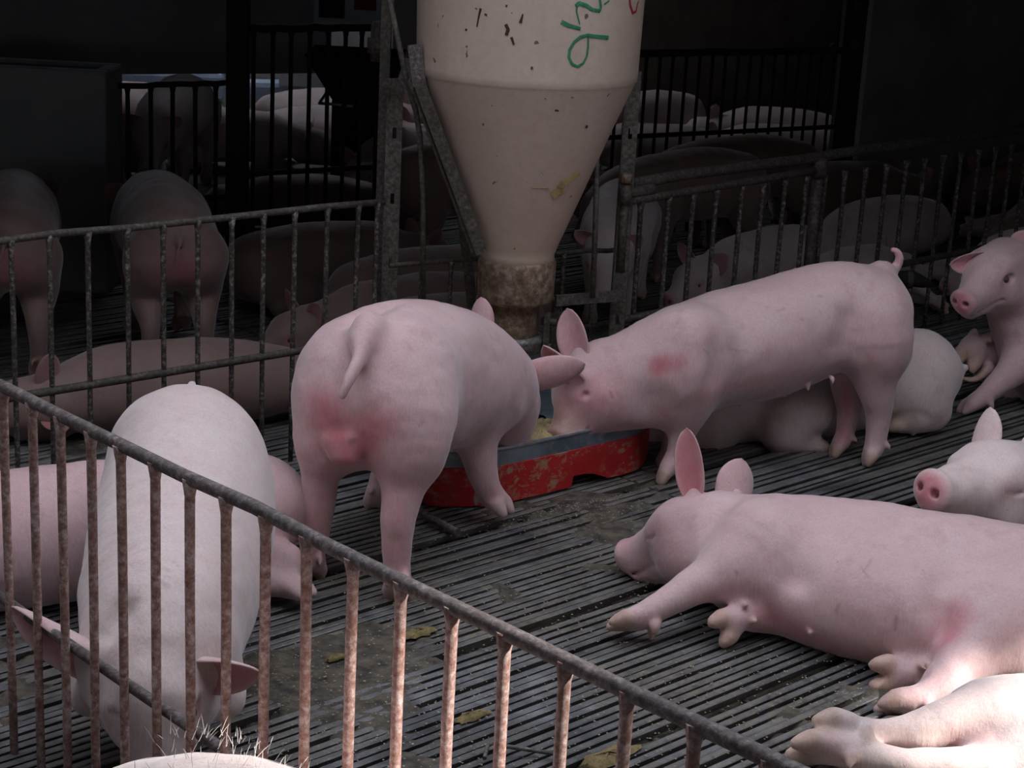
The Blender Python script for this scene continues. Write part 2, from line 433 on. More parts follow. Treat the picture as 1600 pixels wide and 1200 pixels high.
M_rail = m_rust('rail_steel', (.07, .052, .048), (.13, .105, .10), (.30, .265, .255), .55, metal=.2)
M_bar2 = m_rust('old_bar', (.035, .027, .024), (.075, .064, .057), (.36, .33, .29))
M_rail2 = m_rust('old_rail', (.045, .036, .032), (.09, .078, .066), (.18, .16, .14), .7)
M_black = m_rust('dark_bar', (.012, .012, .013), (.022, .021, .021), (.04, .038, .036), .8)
M_post = m_rust('slotted_steel', (.07, .06, .052), (.15, .135, .12), (.26, .24, .215), .6)
M_brass = m_rust('pipe_fitting', (.12, .07, .045), (.28, .20, .15), (.5, .42, .36), .5, 60)
# ---------------- floor: steel bar slats running away to the right
SD = np.array([math.sin(math.radians(46.8)), math.cos(math.radians(46.8)), 0]); SN = np.array([SD[1], -SD[0], 0])
def build_floor():
    mb = MB(); rng = random.Random(3); pitch = .0275; n = 0
    a0, a1 = -4.6, 11.5; pan = 0; npan = 19
    s = -7.2; tilt = 0; off = 0
    while s < .75:
        if n % npan == 0: pan += 1; tilt = rng.uniform(-.006, .006); off = rng.uniform(-.004, .003)
        c0 = SN*s
        segs = [(-3.6, 1.1), (1.1, 3.7), (3.7, 6.4), (6.4, 10.5)]
        for i, (u0, u1) in enumerate(segs):
            q = random.Random(pan*7+i); dz = q.uniform(-.005, .003); sl = q.uniform(-.008, .008)
            j = rng.uniform(-.003, .003); hz = rng.uniform(-.0035, .0015)
            A = c0+SD*(u0+.006)+SN*j; B_ = c0+SD*(u1-.006)+SN*(j+sl*.6)
            zt = dz-.001+hz
            hw = .0093 if rng.random() > .04 else .0055
            vs = []
            for P in (A, B_):
                for sx, z in ((-hw, zt-.002), (-hw*.7, zt), (hw*.7, zt), (hw, zt-.002), (hw*.35, zt-.022), (-hw*.35, zt-.022)):
                    vs.append(P+SN*sx+np.array([0, 0, z]))
            mb.add(vs, [(k, (k+1) % 6, 6+(k+1) % 6, 6+k) for k in range(6)]+[(5, 4, 3, 2, 1, 0), (6, 7, 8, 9, 10, 11)])
        n += 1; s += pitch*(1 if n % npan else 2.1)
    # cross ties under the slats
    for u in np.arange(-3.4, 10, .3): mb.bar(SD*u+SN*-7.2+np.array([0, 0, -.034]), SD*u+SN*.75+np.array([0, 0, -.034]), .01, .012)
    o = mb.build('floor', M_slat, fix=True); o['kind'] = 'structure'
    # muck caught between the slats
    rng = np.random.RandomState(5); st = .02
    us = np.arange(-1.0, 3.9, st); ss = np.arange(-5.4, .7, st)
    U_, S_ = np.meshgrid(us, ss, indexing='ij')
    def vn(sc, seed):
        r = np.random.RandomState(seed); g = r.rand(64, 64); x = (U_/sc) % 63; y = (S_/sc) % 63
        xi = x.astype(int); yi = y.astype(int); fx = x-xi; fy = y-yi; fx = fx*fx*(3-2*fx); fy = fy*fy*(3-2*fy)
        return (g[xi, yi]*(1-fx)*(1-fy)+g[xi+1, yi]*fx*(1-fy)+g[xi, yi+1]*(1-fx)*fy+g[xi+1, yi+1]*fx*fy)
    hgt = .5*vn(.42, 1)+.28*vn(.15, 2)+.22*vn(.05, 3)
    bx, by = gp(560, 1050)[:2]; PX = U_*SD[0]+S_*SN[0]; PY = U_*SD[1]+S_*SN[1]
    hgt = hgt+.17*np.exp(-((PX-bx)**2+(PY-by)**2)/.12)
    z = -.034+np.clip((hgt-.56)/.14, 0, 1)*.031+(rng.rand(*U_.shape)-.5)*.003
    P = U_[..., None]*SD+S_[..., None]*SN; P[..., 2] = z
    nu, ns = U_.shape; idx = np.arange(nu*ns).reshape(nu, ns)
    F = np.stack([idx[:-1, :-1], idx[1:, :-1], idx[1:, 1:], idx[:-1, 1:]], -1).reshape(-1, 4)
    me = bpy.data.meshes.new('muck'); me.from_pydata(P.reshape(-1, 3).tolist(), [], F.tolist()); me.polygons.foreach_set('use_smooth', [True]*len(F))
    o = link_mesh('manure_in_slats', me, M_muck); tag(o, 'dark dried manure and dust packed between the floor slats', 'manure', None, 'stuff')
build_floor()
def struct(name, mb, m):
    o = mb.build(name, m); o['kind'] = 'structure'; return o
struct('floor_pit', MB().box((0, 6, -.62), (22, 26, .1)), M_pit)
# far pens stand on solid concrete
far = MB(); c0 = SN*-7.35
far.box(SN*-11.35+SD*3+np.array([0, 0, -.07]), (24, 8, .14), (SD, SN, (0, 0, 1)))
struct('floor_far', far, simple('far_concrete', (.05, .048, .045), (.12, .115, .11), 3, .8))
# walls and roofs (mostly out of view; gaps and openings shaped to steer the daylight)
X1 = 3.6; wl = MB()
def yz(y0, y1, z0, z1): wl.box((X1+.06, (y0+y1)/2, (z0+z1)/2), (.12, y1-y0, z1-z0))
yz(-4, 1.12, -.5, 5); yz(1.12, 1.42, -.5, 3.15); yz(1.12, 1.42, 3.90, 5); yz(1.42, 2.27, -.5, 5)
yz(2.27, 3.12, -.5, 1.6); yz(2.27, 2.62, 2.47, 5); yz(2.62, 2.92, 2.37, 5); yz(2.92, 3.12, 2.22, 5); yz(3.12, 16, -.5, 5)
struct('wall_right_unseen', wl, M_wall)  # unseen wall; its openings are shaped to place the sun patches
struct('wall_left', MB().box((-4.6, 4.5, 2), (.12, 20, 5)), M_wall)
rf = MB()
rf.box((-1.0, -.85, 3.1), (7.4, 6.1, .06)); rf.box((3.15, -1.85, 3.1), (.9, 4.1, .06))                                   # over the passage behind the viewer
rf.bar((-.5, 5.02, 1.99), (-.5, 9.4, 2.9), 8.4, .05); rf.box((-2.65, 4.66, 2.01), (3.9, .76, .04))                         # over the back pens, eave set low to darken them
rf.box((3.2, 12, 3.2), (8, 9, .06)); rf.box((-3.6, 11.6, 3.15), (2.1, 5, .06))
rf.box((-1.7, 14.6, 3.2), (2.6, 2.6, .06)); rf.box((-1.7, 9.95, 3.2), (2.6, 2.1, .06))
struct('ceiling', rf, M_roof)
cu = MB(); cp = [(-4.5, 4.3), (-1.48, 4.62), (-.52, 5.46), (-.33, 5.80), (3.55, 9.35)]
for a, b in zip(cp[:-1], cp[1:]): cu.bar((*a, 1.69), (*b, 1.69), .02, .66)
o = cu.build('light_blocker', simple('blocker_dark', (.03, .03, .03), (.05, .05, .05), 4, .95)); tag(o, None, None, None, 'structure'); o.name = 'wall_added_blocker'  # unseen sheet added to keep daylight off the back pens
struct('wall_front_added', MB().box((-.5, -3.9, .45), (8.4, .12, 2.1)).box((-.5, -3.9, 2.54), (8.4, .12, 1.20)), M_wall)  # added behind the viewer to cut low daylight, slit left for fill
struct('wall_back', MB().box((0, 16.0, 1.5), (14, .15, 4.2)), M_wall)
# dark wall of the back right corner
struct('wall_far_right', MB().bar((1.72, 9.50, .9), (6.2, 13.7, .9), .12, 3.0), simple('far_wall_dark', (.26, .25, .25), (.36, .35, .35), 2.5, .95, bmp=.3))
struct('wall_mid_back', MB().bar((.15, 12.6, .9), (3.6, 15.2, .9), .12, 3.4), simple('brick_wall_brown', (.38, .29, .26), (.50, .41, .37), 4, .95, bmp=.3))
# ---------------- bar fences
def fence(name, label, A, B, zt, zl, bars, rt, rl, rb, mt, mbm, cat='fence', zb=.02, zbar=None, group=None, extra=None, lower_off=0.0, dents=True):
    """A,B ends on the floor; bars = list of parameters t in 0..1"""
    A = np.array([A[0], A[1], 0.]); B = np.array([B[0], B[1], 0.]); d = unit(B-A); nrm = np.array([-d[1], d[0], 0])
    root = empty(name, tuple(A), label, cat, group); rng = random.Random(hash(len(bars)) & 255)
    pts = [A+(B-A)*t+np.array([0, 0, zt]) for t in np.linspace(0, 1, 13)]
    if dents: pts = [p+np.array([0, 0, rng.uniform(-.004, .004)]) for p in pts]
    MB().tube(pts, rt, 14).build('top_rail', mt, root)
    if zl is not None:
        z0 = zl if hasattr(zl, '__len__') else (zl, zl)
        pts = [A+(B-A)*t+nrm*lower_off+np.array([0, 0, z0[0]+(z0[1]-z0[0])*t]) for t in np.linspace(0, 1, 9)]
        MB().tube(pts, rl, 10).build('lower_rail', mt, root)
    top = zt if zbar is None else zbar
    for t in bars:
        p = A+(B-A)*t; j = rng.uniform(-.004, .004)
        pts = [p+d*(j*(1-k))+np.array([0, 0, zb+(top-zb)*k])+nrm*rng.uniform(-.001, .001) for k in (0, .25, .5, .75, .96, 1.0)]
        MB().tube(pts, [rb, rb, rb, rb*1.02, rb*1.05, rb*1.7], 8).build('bar', mbm, root)
    return root, A, B, d, nrm
def line_t(A, B, x, z):
    """parameter along A-B where the photo column x crosses height z"""
    lo, hi = -1.0, 2.0; A = np.asarray(A, float); B = np.asarray(B, float)
    f = lambda t: (lambda v: 800+FPX*(v@RT)/(v@FW))(np.array([*(A+(B-A)*t)[:2], z])-CP)
    for _ in range(50):
        m = (lo+hi)/2
        if f(m) < x: lo = m
        else: hi = m
    return (lo+hi)/2
nA = gp(-60, 575, .75)[:2]; nB = gp(1235, 1200, .75)[:2]; nB = nA+(nB-nA)*1.14
nb = [line_t(nA, nB, x, .73) for x in (-38, 5, 50, 95, 143, 189, 243, 297, 354, 416, 480, 551, 627, 706, 789, 883, 980, 1086, 1200)]
fn = fence('near_fence', 'rusty pen fence of upright bars crossing the front left corner', nA, nB, .75, (.30, .25), nb, .0118, .0105, .0085, M_rail, M_bar, zb=-.03, lower_off=.018)
# the end of a loose rod hooked through the near fence
rd = MB().tube([qp(330, 1166, 2.78), qp(365, 1163, 2.76)], .006, 8).build('tie_rod', M_rail, fn[0])
# back fence, left and right of the hopper frame
lA = gp(-70, 383, .75)[:2]; lB = gp(600, 314, .75)[:2]
lC = lA.copy(); lA = lA-(lB-lA)*.9
lb = [line_t(lA, lB, x, .74) for x in (-42, 17, 77, 137, 199, 255, 309, 362, 412, 461, 512, 560, 590)]
lb = [lb[0]-k*(lb[1]-lb[0]) for k in range(int(lb[0]/(lb[1]-lb[0])), 0, -1)]+lb
fl = fence('back_fence', 'worn bar fence behind the two pigs, left of the feed hopper', lA, lB, .75, .33, lb, .010, .012, .0072, M_rail2, M_bar2, zb=-.03)
mA = lB+np.array([.02, .015]); mB = gp(985, 293, .75)[:2]
mb_ = [line_t(mA, mB, x, .5) for x in (658, 704, 748, 880, 928)]
fm = fence('hopper_fence', 'short run of bars standing behind the feed hopper between two slotted posts', mA, mB, .55, .30, mb_, .008, .009, .0065, M_rail2, M_bar2, zb=-.03)
rA = gp(985, 293, .75)[:2]; rB = gp(1660, 197, .75)[:2]
rb_ = [line_t(rA, rB, x, .72) for x in (1003, 1046, 1085, 1121, 1161, 1194, 1228, 1262, 1291, 1322, 1355, 1387, 1418, 1447, 1476, 1504, 1532, 1558, 1583, 1607, 1630)]
fr = fence('back_fence', 'double-railed bar fence behind the standing pig, right of the feed hopper', rA, rB, .765, (.31, .27), rb_, .0185, .014, .0085, M_rail2, M_bar2, zb=-.03, zbar=.70)
ra3 = np.array([*rA, 0]); rb3 = np.array([*rB, 0]); t1 = line_t(rA, rB, 1280, .74)
MB().tube([ra3+(rb3-ra3)*t+np.array([0, 0, .705+.03*t]) for t in np.linspace(0, t1, 6)], .014, 10).build('second_rail', M_rail2, fr[0])
pp = ra3+(rb3-ra3)*t1
MB().tube([pp+np.array([0, 0, -.03]), pp+np.array([0, 0, .40]), pp+np.array([0, 0, .70])], .021, 12).tube([pp+np.array([0, 0, .69]), pp+np.array([0, 0, .765])], .030, 12).build('post', M_rail2, fr[0])
# fences of the pens further back: near-black against the light
f2A = (-4.4, 5.75); dd = unit(np.array([1.957, 1.3]));
def f2(x, z=.9): return line_t((-.88, 7.6), (1.09, 8.9), x, z)
P0 = np.array([-.88, 7.6]); P1 = np.array([1.09, 8.9]); at = lambda t: P0+(P1-P0)*t
tl = f2(372)
a_, b_ = at(f2(150)), at(tl)
bl = [line_t(a_, b_, x, .6) for x in (175, 200, 236, 270, 305, 337)]
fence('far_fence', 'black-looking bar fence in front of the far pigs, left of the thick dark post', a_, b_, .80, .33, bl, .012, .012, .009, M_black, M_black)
a_, b_ = at(tl), at(f2(605))
bl = [line_t(a_, b_, x, .6) for x in (395, 425, 453, 482, 510, 537, 562, 588)]
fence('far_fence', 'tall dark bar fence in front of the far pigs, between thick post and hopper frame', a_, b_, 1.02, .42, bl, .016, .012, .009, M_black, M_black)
a_, b_ = at(f2(940)), at(f2(1342))
bl = [line_t(a_, b_, x, .8) for x in (965, 988, 1009, 1030, 1050, 1071, 1092, 1112, 1132, 1152, 1171, 1190, 1209, 1228, 1246, 1264, 1282, 1300, 1318)]
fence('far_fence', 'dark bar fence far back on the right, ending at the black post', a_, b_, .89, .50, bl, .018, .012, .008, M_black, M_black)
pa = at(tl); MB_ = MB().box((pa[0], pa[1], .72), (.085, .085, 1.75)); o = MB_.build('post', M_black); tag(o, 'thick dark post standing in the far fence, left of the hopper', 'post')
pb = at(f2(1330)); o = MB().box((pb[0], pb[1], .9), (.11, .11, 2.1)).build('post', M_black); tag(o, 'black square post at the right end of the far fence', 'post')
for k, (zz, dx) in enumerate(((.90, -.10), (.93, 0), (1.12, -.0))):
    o = MB().tube([(pb[0]+dx-.02, pb[1]-.075, zz), (pb[0]+dx+.02, pb[1]-.075, zz)], .022, 12).tube([(pb[0]+dx, pb[1]-.075, zz-.03), (pb[0]+dx, pb[1]-.075, zz+.03)], .012, 8).build('pipe_clamp', M_rail2)
    tag(o, ['small steel clamp on the far fence rail, left of the black post', 'small steel clamp on the black post beside the rail end', 'small steel clamp high on the black post at the top edge'][k], 'clamp', 'clamps at the black post')
# grey concrete tank, top left
t0 = qp(165, 112, 6.9); tk = empty('concrete_tank', (t0[0]-.6, 6.9, 0), 'open grey concrete tank at the upper left behind the standing pigs', 'tank')
zt = float(t0[2]); x1 = float(t0[0]); x0 = x1-1.5
mb = MB()
for c, s in (((x1-.03, 7.05, zt/2), (.06, .16, zt)), ((x0+.03, 7.05, zt/2), (.06, .16, zt)), (((x0+x1)/2, 6.935, zt/2), (1.5, .07, zt)), (((x0+x1)/2, 7.16, zt/2), (1.5, .06, zt)), (((x0+x1)/2, 7.05, .05), (1.38, .16, .1))): mb.box(c, s)
mb.build('tank_shell', M_conc, tk, bevel=.012)
# dark sheet closing the bay over the far pens and the pale wall past it
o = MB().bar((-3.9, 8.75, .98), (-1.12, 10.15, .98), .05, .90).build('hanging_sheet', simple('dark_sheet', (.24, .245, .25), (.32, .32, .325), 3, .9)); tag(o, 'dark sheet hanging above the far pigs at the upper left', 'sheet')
c = qp(500, 60, 12.0); o = MB().box((c[0]+.1, 12.1, .9), (.75, .1, 1.4)).build('wall_pier', M_greywall); o['kind'] = 'structure'; o.name = 'trim_1'
c = qp(548, 20, 9.9); ck = empty('control_box', (c[0], 9.9, c[2]-.12), 'grey metal box with dark panels at the top edge left of the hopper', 'box')
MB().box((c[0], 9.95, c[2]+.02), (.40, .14, .20)).build('housing', simple('box_grey', (.35, .40, .45), (.5, .55, .6), 5, .5, .1), ck, bevel=.008)
MB().box((c[0]-.1, 9.872, c[2]+.03), (.14, .01, .12)).build('panel', M_black, ck); MB().box((c[0]+.08, 9.872, c[2]+.05), (.12, .01, .06)).build('panel', simple('red_panel', (.16, .02, .02), (.22, .03, .03), 6), ck)
# dry feeder in the far pen: dark V-shaped trough with pale edge lines
c = qp(552, 118, 9.6); fd = empty('far_feeder', (c[0], 9.6, 0), 'dark V-shaped feeder with pale lit rims in the far pen', 'feeder')
mb = MB(); zc = float(c[2]); xx = float(c[0])
V = [(xx-.24, 9.4, zc+.12), (xx+.26, 9.4, zc+.12), (xx+.26, 9.9, zc+.12), (xx-.24, 9.9, zc+.12), (xx-.10, 9.5, zc-.12), (xx+.2, 9.5, zc-.12), (xx+.2, 9.8, zc-.12), (xx-.10, 9.8, zc-.12)]
mb.add(V, [(0, 1, 5, 4), (1, 2, 6, 5), (2, 3, 7, 6), (3, 0, 4, 7), (4, 5, 6, 7)]); mb.box((xx+.05, 9.65, (zc-.12)/2), (.3, .3, zc-.12))
mb.build('body', M_black, fd); M_rim = simple('rim_lit', (.5, .52, .55), (.8, .82, .85), 20, .35, .6)
a = qp(499, 161, 9.35); b = qp(552, 166, 9.35); e = qp(519, 131, 9.75)
MB().tube([e, a, b], .008, 8).build('rim', M_rim, fd)  # pale tube stands in for the light along the feeder edges
# pale blue-grey slabs added to show the bright bluish strip across the far pens
for k, (xa, ya, xb, yb, zz, nm) in enumerate(((168, 148, 350, 137, 12.4, 'left of the dark post'), (378, 142, 478, 138, 12.1, 'right of the dark post'))):
    a = qp(xa, ya, zz); b = qp(xb, yb, zz+.1)
    o = MB().bar((a[0], a[1], .11), (b[0], b[1], .11), .16, .22).build('pale_slab', simple('pale_blue_tone', (.42, .52, .70), (.60, .70, .86), 5, .5), bevel=.04)
    tag(o, 'added pale blue-grey long slab at the back, '+nm, 'tub')  # filed as tub, but only an added pale slab
# ---------------- feed hopper, its frame, and the red pan
HX, HY = -.004, 5.3
def m_frp():
    m, nt, b = mat('hopper_fibreglass')
    f = noise(nt, 3.2, 5, .6); g = noise(nt, 45, 5, .6); sp = noise(nt, 30, 2, .5)
    c = ramp(nt, f, [(.3, (.52, .415, .335)), (.7, (.62, .51, .425))])
    c = mixc(nt, ramp(nt, g, [(.45, (0, 0, 0)), (.75, (.35, .35, .35))]), c, (.42, .30, .20))
    c = mixc(nt, ramp(nt, sp, [(.715, (0, 0, 0)), (.735, (.85, .85, .85))]), c, (.07, .035, .025))
    tc = nt.nodes.new('ShaderNodeTexCoord'); sx = nt.nodes.new('ShaderNodeSeparateXYZ'); nt.links.new(tc.outputs['Object'], sx.inputs[0])
    low = math_(nt, 'MULTIPLY', math_(nt, 'SUBTRACT', .78, sx.outputs[2], True), 2.2, True)
    c = mixc(nt, math_(nt, 'MULTIPLY', low, .4), c, (.50, .36, .19))
    nt.links.new(c, b.inputs['Base Color']); b.inputs['Roughness'].default_value = .45
    bump(nt, b, g, .15, .002); return m
M_frp = m_frp()
hop = empty('feed_hopper', (HX, HY, 0), 'large beige feed hopper with conical base, green and red marks, above the red pan', 'hopper')
zj = 1.138; RC = .324
def hr(z):  # outer radius at height z
    if z >= zj: return RC+.0*(z-zj)
    return .108+(RC-.006-.108)*((z-.60)/(zj-.60))
prof = [(0, 1.90), (RC*.8, 1.88), (RC+.014, 1.86), (RC+.010, 1.55), (RC+.001, zj+.02), (RC, zj), (RC-.004, zj-.006)]
MB().lathe((HX, HY, 0), prof, 72).build('cylinder', M_frp, hop)
prof = [(RC-.004, zj-.005)]+[(hr(z), z) for z in (1.0, .9, .8, .7, .63)]+[(.111, .605), (.113, .59), (.107, .585)]
MB().lathe((HX, HY, 0), prof, 72).build('cone', M_frp, hop)
M_col = m_rust('crusted_collar', (.12, .075, .045), (.25, .175, .115), (.46, .40, .32), .7, 40, .2)
MB().lathe((HX, HY, 0), [(.108, .592), (.117, .588), (.119, .575), (.116, .47), (.110, .458), (.07, .456)], 48).build('collar', M_col, hop)
MB().lathe((HX, HY, 0), [(.074, .46), (.074, .36), (.07, .345)], 40).build('outlet_pipe', M_col, hop)
MB().lathe((HX+.012, HY, 0), [(.06, .352), (.082, .35), (.084, .335), (.078, .32), (.074, .30), (.05, .298)], 40).build('clamp_ring', m_rust('zinc_ring', (.10, .10, .09), (.22, .22, .20), (.42, .42, .40), .5), hop); CR = hop.children[-1] if hop.children[-1].name.startswith('clamp_ring') else [c for c in hop.children if c.name.startswith('clamp_ring')][0]
MB().lathe((HX, HY, 0), [(.052, .32), (.05, .26), (.032, .24), (.032, .12)], 32).build('feed_tube', M_rail, hop)
bb = MB().tube([(HX+.085, HY-.02, .40), (HX+.13, HY-.03, .40)], .012, 8); bb.box((HX+.10, HY-.03, .37), (.018, .02, .12)); bb.build('clamp_bolt', M_rail2, CR)
def on_hopper(x, y, lift=.003):
    """point of the hopper skin seen at photo pixel x,y"""
    d = ray(x, y); d = d/np.linalg.norm(d); t = 3.0
    for _ in range(4000):
        p = CP+d*t
        if math.hypot(p[0]-HX, p[1]-HY) <= hr(p[2])+lift+ (.01*max(0, (p[2]-zj))/.49 if p[2] > zj else 0): break
        t += .0015
    return p
def mark(name, strokes, m, label):
    mb = MB()
    for pts, wd in strokes:
        P = []
        for (x0, y0), (x1, y1) in zip(pts[:-1], pts[1:]):
            for k in range(6): P.append((x0+(x1-x0)*k/6, y0+(y1-y0)*k/6))
        P.append(pts[-1]); Q = [on_hopper(x, y) for x, y in P]; n = len(Q)
        ws = wd if hasattr(wd, '__len__') else (wd, wd)
        vs = []
        for i, q in enumerate(Q):
            t = unit(Q[min(i+1, n-1)]-Q[max(i-1, 0)]); nn = unit(np.array([q[0]-HX, q[1]-HY, 0])); s_ = np.cross(t, nn)
            wv = (ws[0]+(ws[1]-ws[0])*i/(n-1))/535/2
            vs += [q+s_*wv, q+nn*.0012, q-s_*wv]
        mb.add(vs, [(3*i+a, 3*i+a+1, 3*i+a+4, 3*i+a+3) for i in range(n-1) for a in (0, 1)], True)
    o = mb.build(name, m, hop, fix=False)
    if label: o['label'] = label
M_green = simple('green_marker', (.02, .15, .07), (.05, .26, .13), 60, .6, bmp=0)
M_red = simple('red_marker', (.30, .015, .02), (.45, .03, .04), 60, .6, bmp=0)
G = [([(900, 10), (905, 5), (917, 9), (925, 15), (937, 17), (939, 11), (937, -4)], (7, 4)), ([(902, 8), (901, 18), (906, 38)], (2.5, 2)),
     ([(877, 34), (889, 40), (907, 45)], (7, 5)), ([(944, 7), (952, 1)], (3, 3)),
     ([(951, 59), (944, 58), (930, 57), (918, 55), (907, 58), (897, 66), (890, 78), (889, 90), (894, 100), (903, 104), (911, 99), (917, 88), (919, 72), (919, 58)], (6, 3))]
mark('green_writing', G, M_green, 'handwritten green marker strokes')
mark('red_writing', [([(984, -2), (985, 8), (989, 20), (994, 18), (996, 8), (998, 2)], (5, 3))], M_red, 'small red marker stroke')
DK = [([(751, 13), (748, 26), (745, 42)], (4, 2)), ([(790, 38), (794, 46), (791, 55)], (5, 5)), ([(799, 58), (803, 70)], (4, 3)), ([(813, 36), (817, 22)], (5, 2)), ([(757, 22), (761, 24)], (3, 3)), ([(727, 47), (730, 46)], (4, 3)), ([(790, 9), (793, 9)], (3, 3)), ([(831, 108), (831, 104)], (4, 3)), ([(867, 172), (873, 173)], (4, 3)), ([(893, 151), (897, 153)], (4, 3)), ([(915, 197), (918, 199)], (6, 5))]
M_fl = simple('dark_flakes', (.03, .015, .012), (.05, .03, .025), 60, .8, bmp=0)
for d_ in DK: mark('dark_speck', [d_], M_fl, None)
mark('brown_stain', [([(862, 305), (874, 296), (880, 286), (893, 278), (905, 268)], (16, 12)), ([(866, 306), (884, 300)], (8, 4)), ([(830, 293), (858, 294)], (2, 2))], simple('brown_stain', (.30, .20, .08), (.42, .30, .15), 60, .7, bmp=0), 'yellow-brown feed stain')
# frame: two slotted angle posts, braces and rods
hf = empty('steel_stand', (0, 5.4, 0), 'dark steel stand of slotted posts and braces holding the feed hopper', 'stand')
def slotted(x, y, z0, z1, wd=.044, th=.006, px=0):
    """angle-iron post: slotted front flange + side flange"""
    mb = MB(); zs = [z0]; slots = np.arange(z0+.12, z1-.05, .20)
    hw = .006
    for s0 in slots:
        a, b = s0, s0+.034
        zs.append((a, b))
    cur = z0
    for a, b in zs[1:]:
        mb.box((x, y, (cur+a)/2), (wd, th, a-cur)); mb.box((x-(wd/2+hw)/2, y, (a+b)/2), (wd/2-hw, th, b-a)); mb.box((x+(wd/2+hw)/2, y, (a+b)/2), (wd/2-hw, th, b-a)); cur = b
    mb.box((x, y, (cur+z1)/2), (wd, th, z1-cur)); mb.box((x-wd/2, y+.022, (z0+z1)/2), (th, .044, z1-z0))
    return mb
pl = qp(613, 132, 5.36); pb_ = qp(614, 460, 5.36)
slotted(float((pl[0]+pb_[0])/2), 5.36, 0, float(pl[2]), .046).build('post', M_post, hf)
sp = qp(596, 300, 5.42); MB().box((sp[0], 5.42, .75), (.03, .04, 1.5)).build('rear_post', M_rail2, hf)
pr = qp(982, 250, 5.6); slotted(float(pr[0]), 5.6, 0, 1.13, .044).build('post', M_post, hf)
sp = qp(970, 420, 5.66); MB().box((sp[0], 5.68, .36), (.05, .03, .72)).build('rear_post', M_rail2, hf)
a = qp(648, 70, 5.16); b = qp(656, 135, 5.16); MB().bar(a, b, .04, .012, (0, 1, 0)).build('bracket', M_rail, hf)
a = qp(655, 128, 5.12); b = qp(753, 396, 5.16); MB().bar(a, b, .034, .006, (0, 1, 0)).bar(a+np.array([-.03, .04, 0]), b+np.array([-.03, .04, 0]), .006, .05, (0, 1, 0)).build('brace', M_rail2, hf)
a = qp(600, 128, 5.34); b = qp(660, 127, 5.2); MB().bar(a, b, .03, .02).build('cross_piece', M_rail, hf)
a = qp(868, 470, 5.42); b = qp(975, 461, 5.56); MB().bar(a, b, .012, .034).build('cross_piece', M_post, hf)
a = qp(870, 470, 5.44); b = qp(868, 545, 5.44); MB().bar(a, b, .03, .008, (0, 1, 0)).build('hanger', M_rail2, hf)
a = qp(716, 300, 5.5); MB().bar(qp(722, 330, 5.5), qp(738, 480, 5.5), .03, .03, (0, 1, 0)).build('hanger', M_rail2, hf)
wp = empty('drop_pipe', tuple(qp(650, 460, 5.22)), 'thin bent steel rod running down in front of the left slotted post', 'rod')
P_ = [qp(600, -40, 5.22), qp(632, 110, 5.22), qp(650, 175, 5.22), qp(656, 210, 5.22), qp(661, 300, 5.22), qp(661, 475, 5.22)]; MB().tube(P_, .0085, 10).build('rod', M_rail2, wp)
wr = MB().tube([qp(933, 225, 5.45), qp(931, 330, 5.45), qp(926, 465, 5.45)], .0085, 10).build('rod', M_post); tag(wr, 'thin steel rod dropping behind the hopper on its right side', 'rod')
pf = empty('pipe_elbow', tuple(qp(978, 300, 5.52)), 'worn brass and steel pipe joint fixed on the right slotted post', 'pipe fitting')
c = qp(978, 282, 5.53); MB().tube([c+np.array([0, 0, -.006]), c+np.array([0, 0, .022])], .019, 16).build('nut', M_brass, pf)
c = qp(977, 303, 5.53); MB().tube([c+np.array([0, 0, -.03]), c+np.array([0, 0, .03])], .022, 16).tube([c, c+np.array([.09, .06, .01])], .017, 14).tube([c+np.array([0, 0, -.03]), c+np.array([0, 0, -.25])], .014, 12).build('elbow', M_rail2, pf)
# junction box / valve on the far left post
c = qp(592, 70, 5.6); o = MB().tube([c+np.array([0, 0, -.05]), c+np.array([0, 0, .07])], .026, 14).tube([c+np.array([0, 0, -.025]), c+np.array([0, 0, .02])], .036, 14).build('pipe_coupling', M_rail2); tag(o, 'grey pipe coupling at the top, just left of the hopper', 'pipe fitting')
# ---------------- red feeding pan
def m_redpan():
    m, nt, b = mat('red_pan'); f = noise(nt, 26, 7, .75, stretch=(1, 1, 1.6)); g = noise(nt, 5, 4, .6)
    c = ramp(nt, g, [(.3, (.42, .014, .018)), (.7, (.58, .028, .032))])
    k = math_(nt, 'MULTIPLY', ramp(nt, f, [(.50, (0, 0, 0)), (.58, (1, 1, 1))]), ramp(nt, g, [(.40, (0, 0, 0)), (.52, (1, 1, 1))]))
    c = mixc(nt, math_(nt, 'MULTIPLY', k, .75), c, (.38, .30, .19))
    nt.links.new(c, b.inputs['Base Color']); b.inputs['Roughness'].default_value = .42; bump(nt, b, f, .25, .003); return m
M_redpan = m_redpan()
def m_zinc():
    m, nt, b = mat('galvanised'); f = noise(nt, 30, 6, .7); g = noise(nt, 6, 4, .6)
    c = ramp(nt, g, [(.35, (.16, .20, .25)), (.65, (.36, .41, .46))]); c = mixc(nt, ramp(nt, f, [(.55, (0, 0, 0)), (.68, (.8, .8, .8))]), c, (.42, .42, .36))
    nt.links.new(c, b.inputs['Base Color']); b.inputs['Metallic'].default_value = .5; b.inputs['Roughness'].default_value = .38; return m
M_zinc = m_zinc()
C0 = np.array([.03, 5.28])
front = [(-.226, 4.675), (-.03, 4.72), (.40, 5.09)]
poly = front + [(.44, 5.30), (.28, 5.90), (.08, 5.86), (-.35, 5.48), (-.40, 5.22)]
def rounded(poly, r, n=5):
    out = []; m = len(poly)
    for i in range(m):
        p = np.array(poly[i]); a = np.array(poly[i-1]); b = np.array(poly[(i+1) % m])
        da = unit(a-p); db = unit(b-p); rr = min(r, .45*np.linalg.norm(a-p), .45*np.linalg.norm(b-p))
        for k in range(n+1):
            t = k/n; out.append((1-t)**2*(p+da*rr)+2*t*(1-t)*p+t*t*(p+db*rr))
    return out
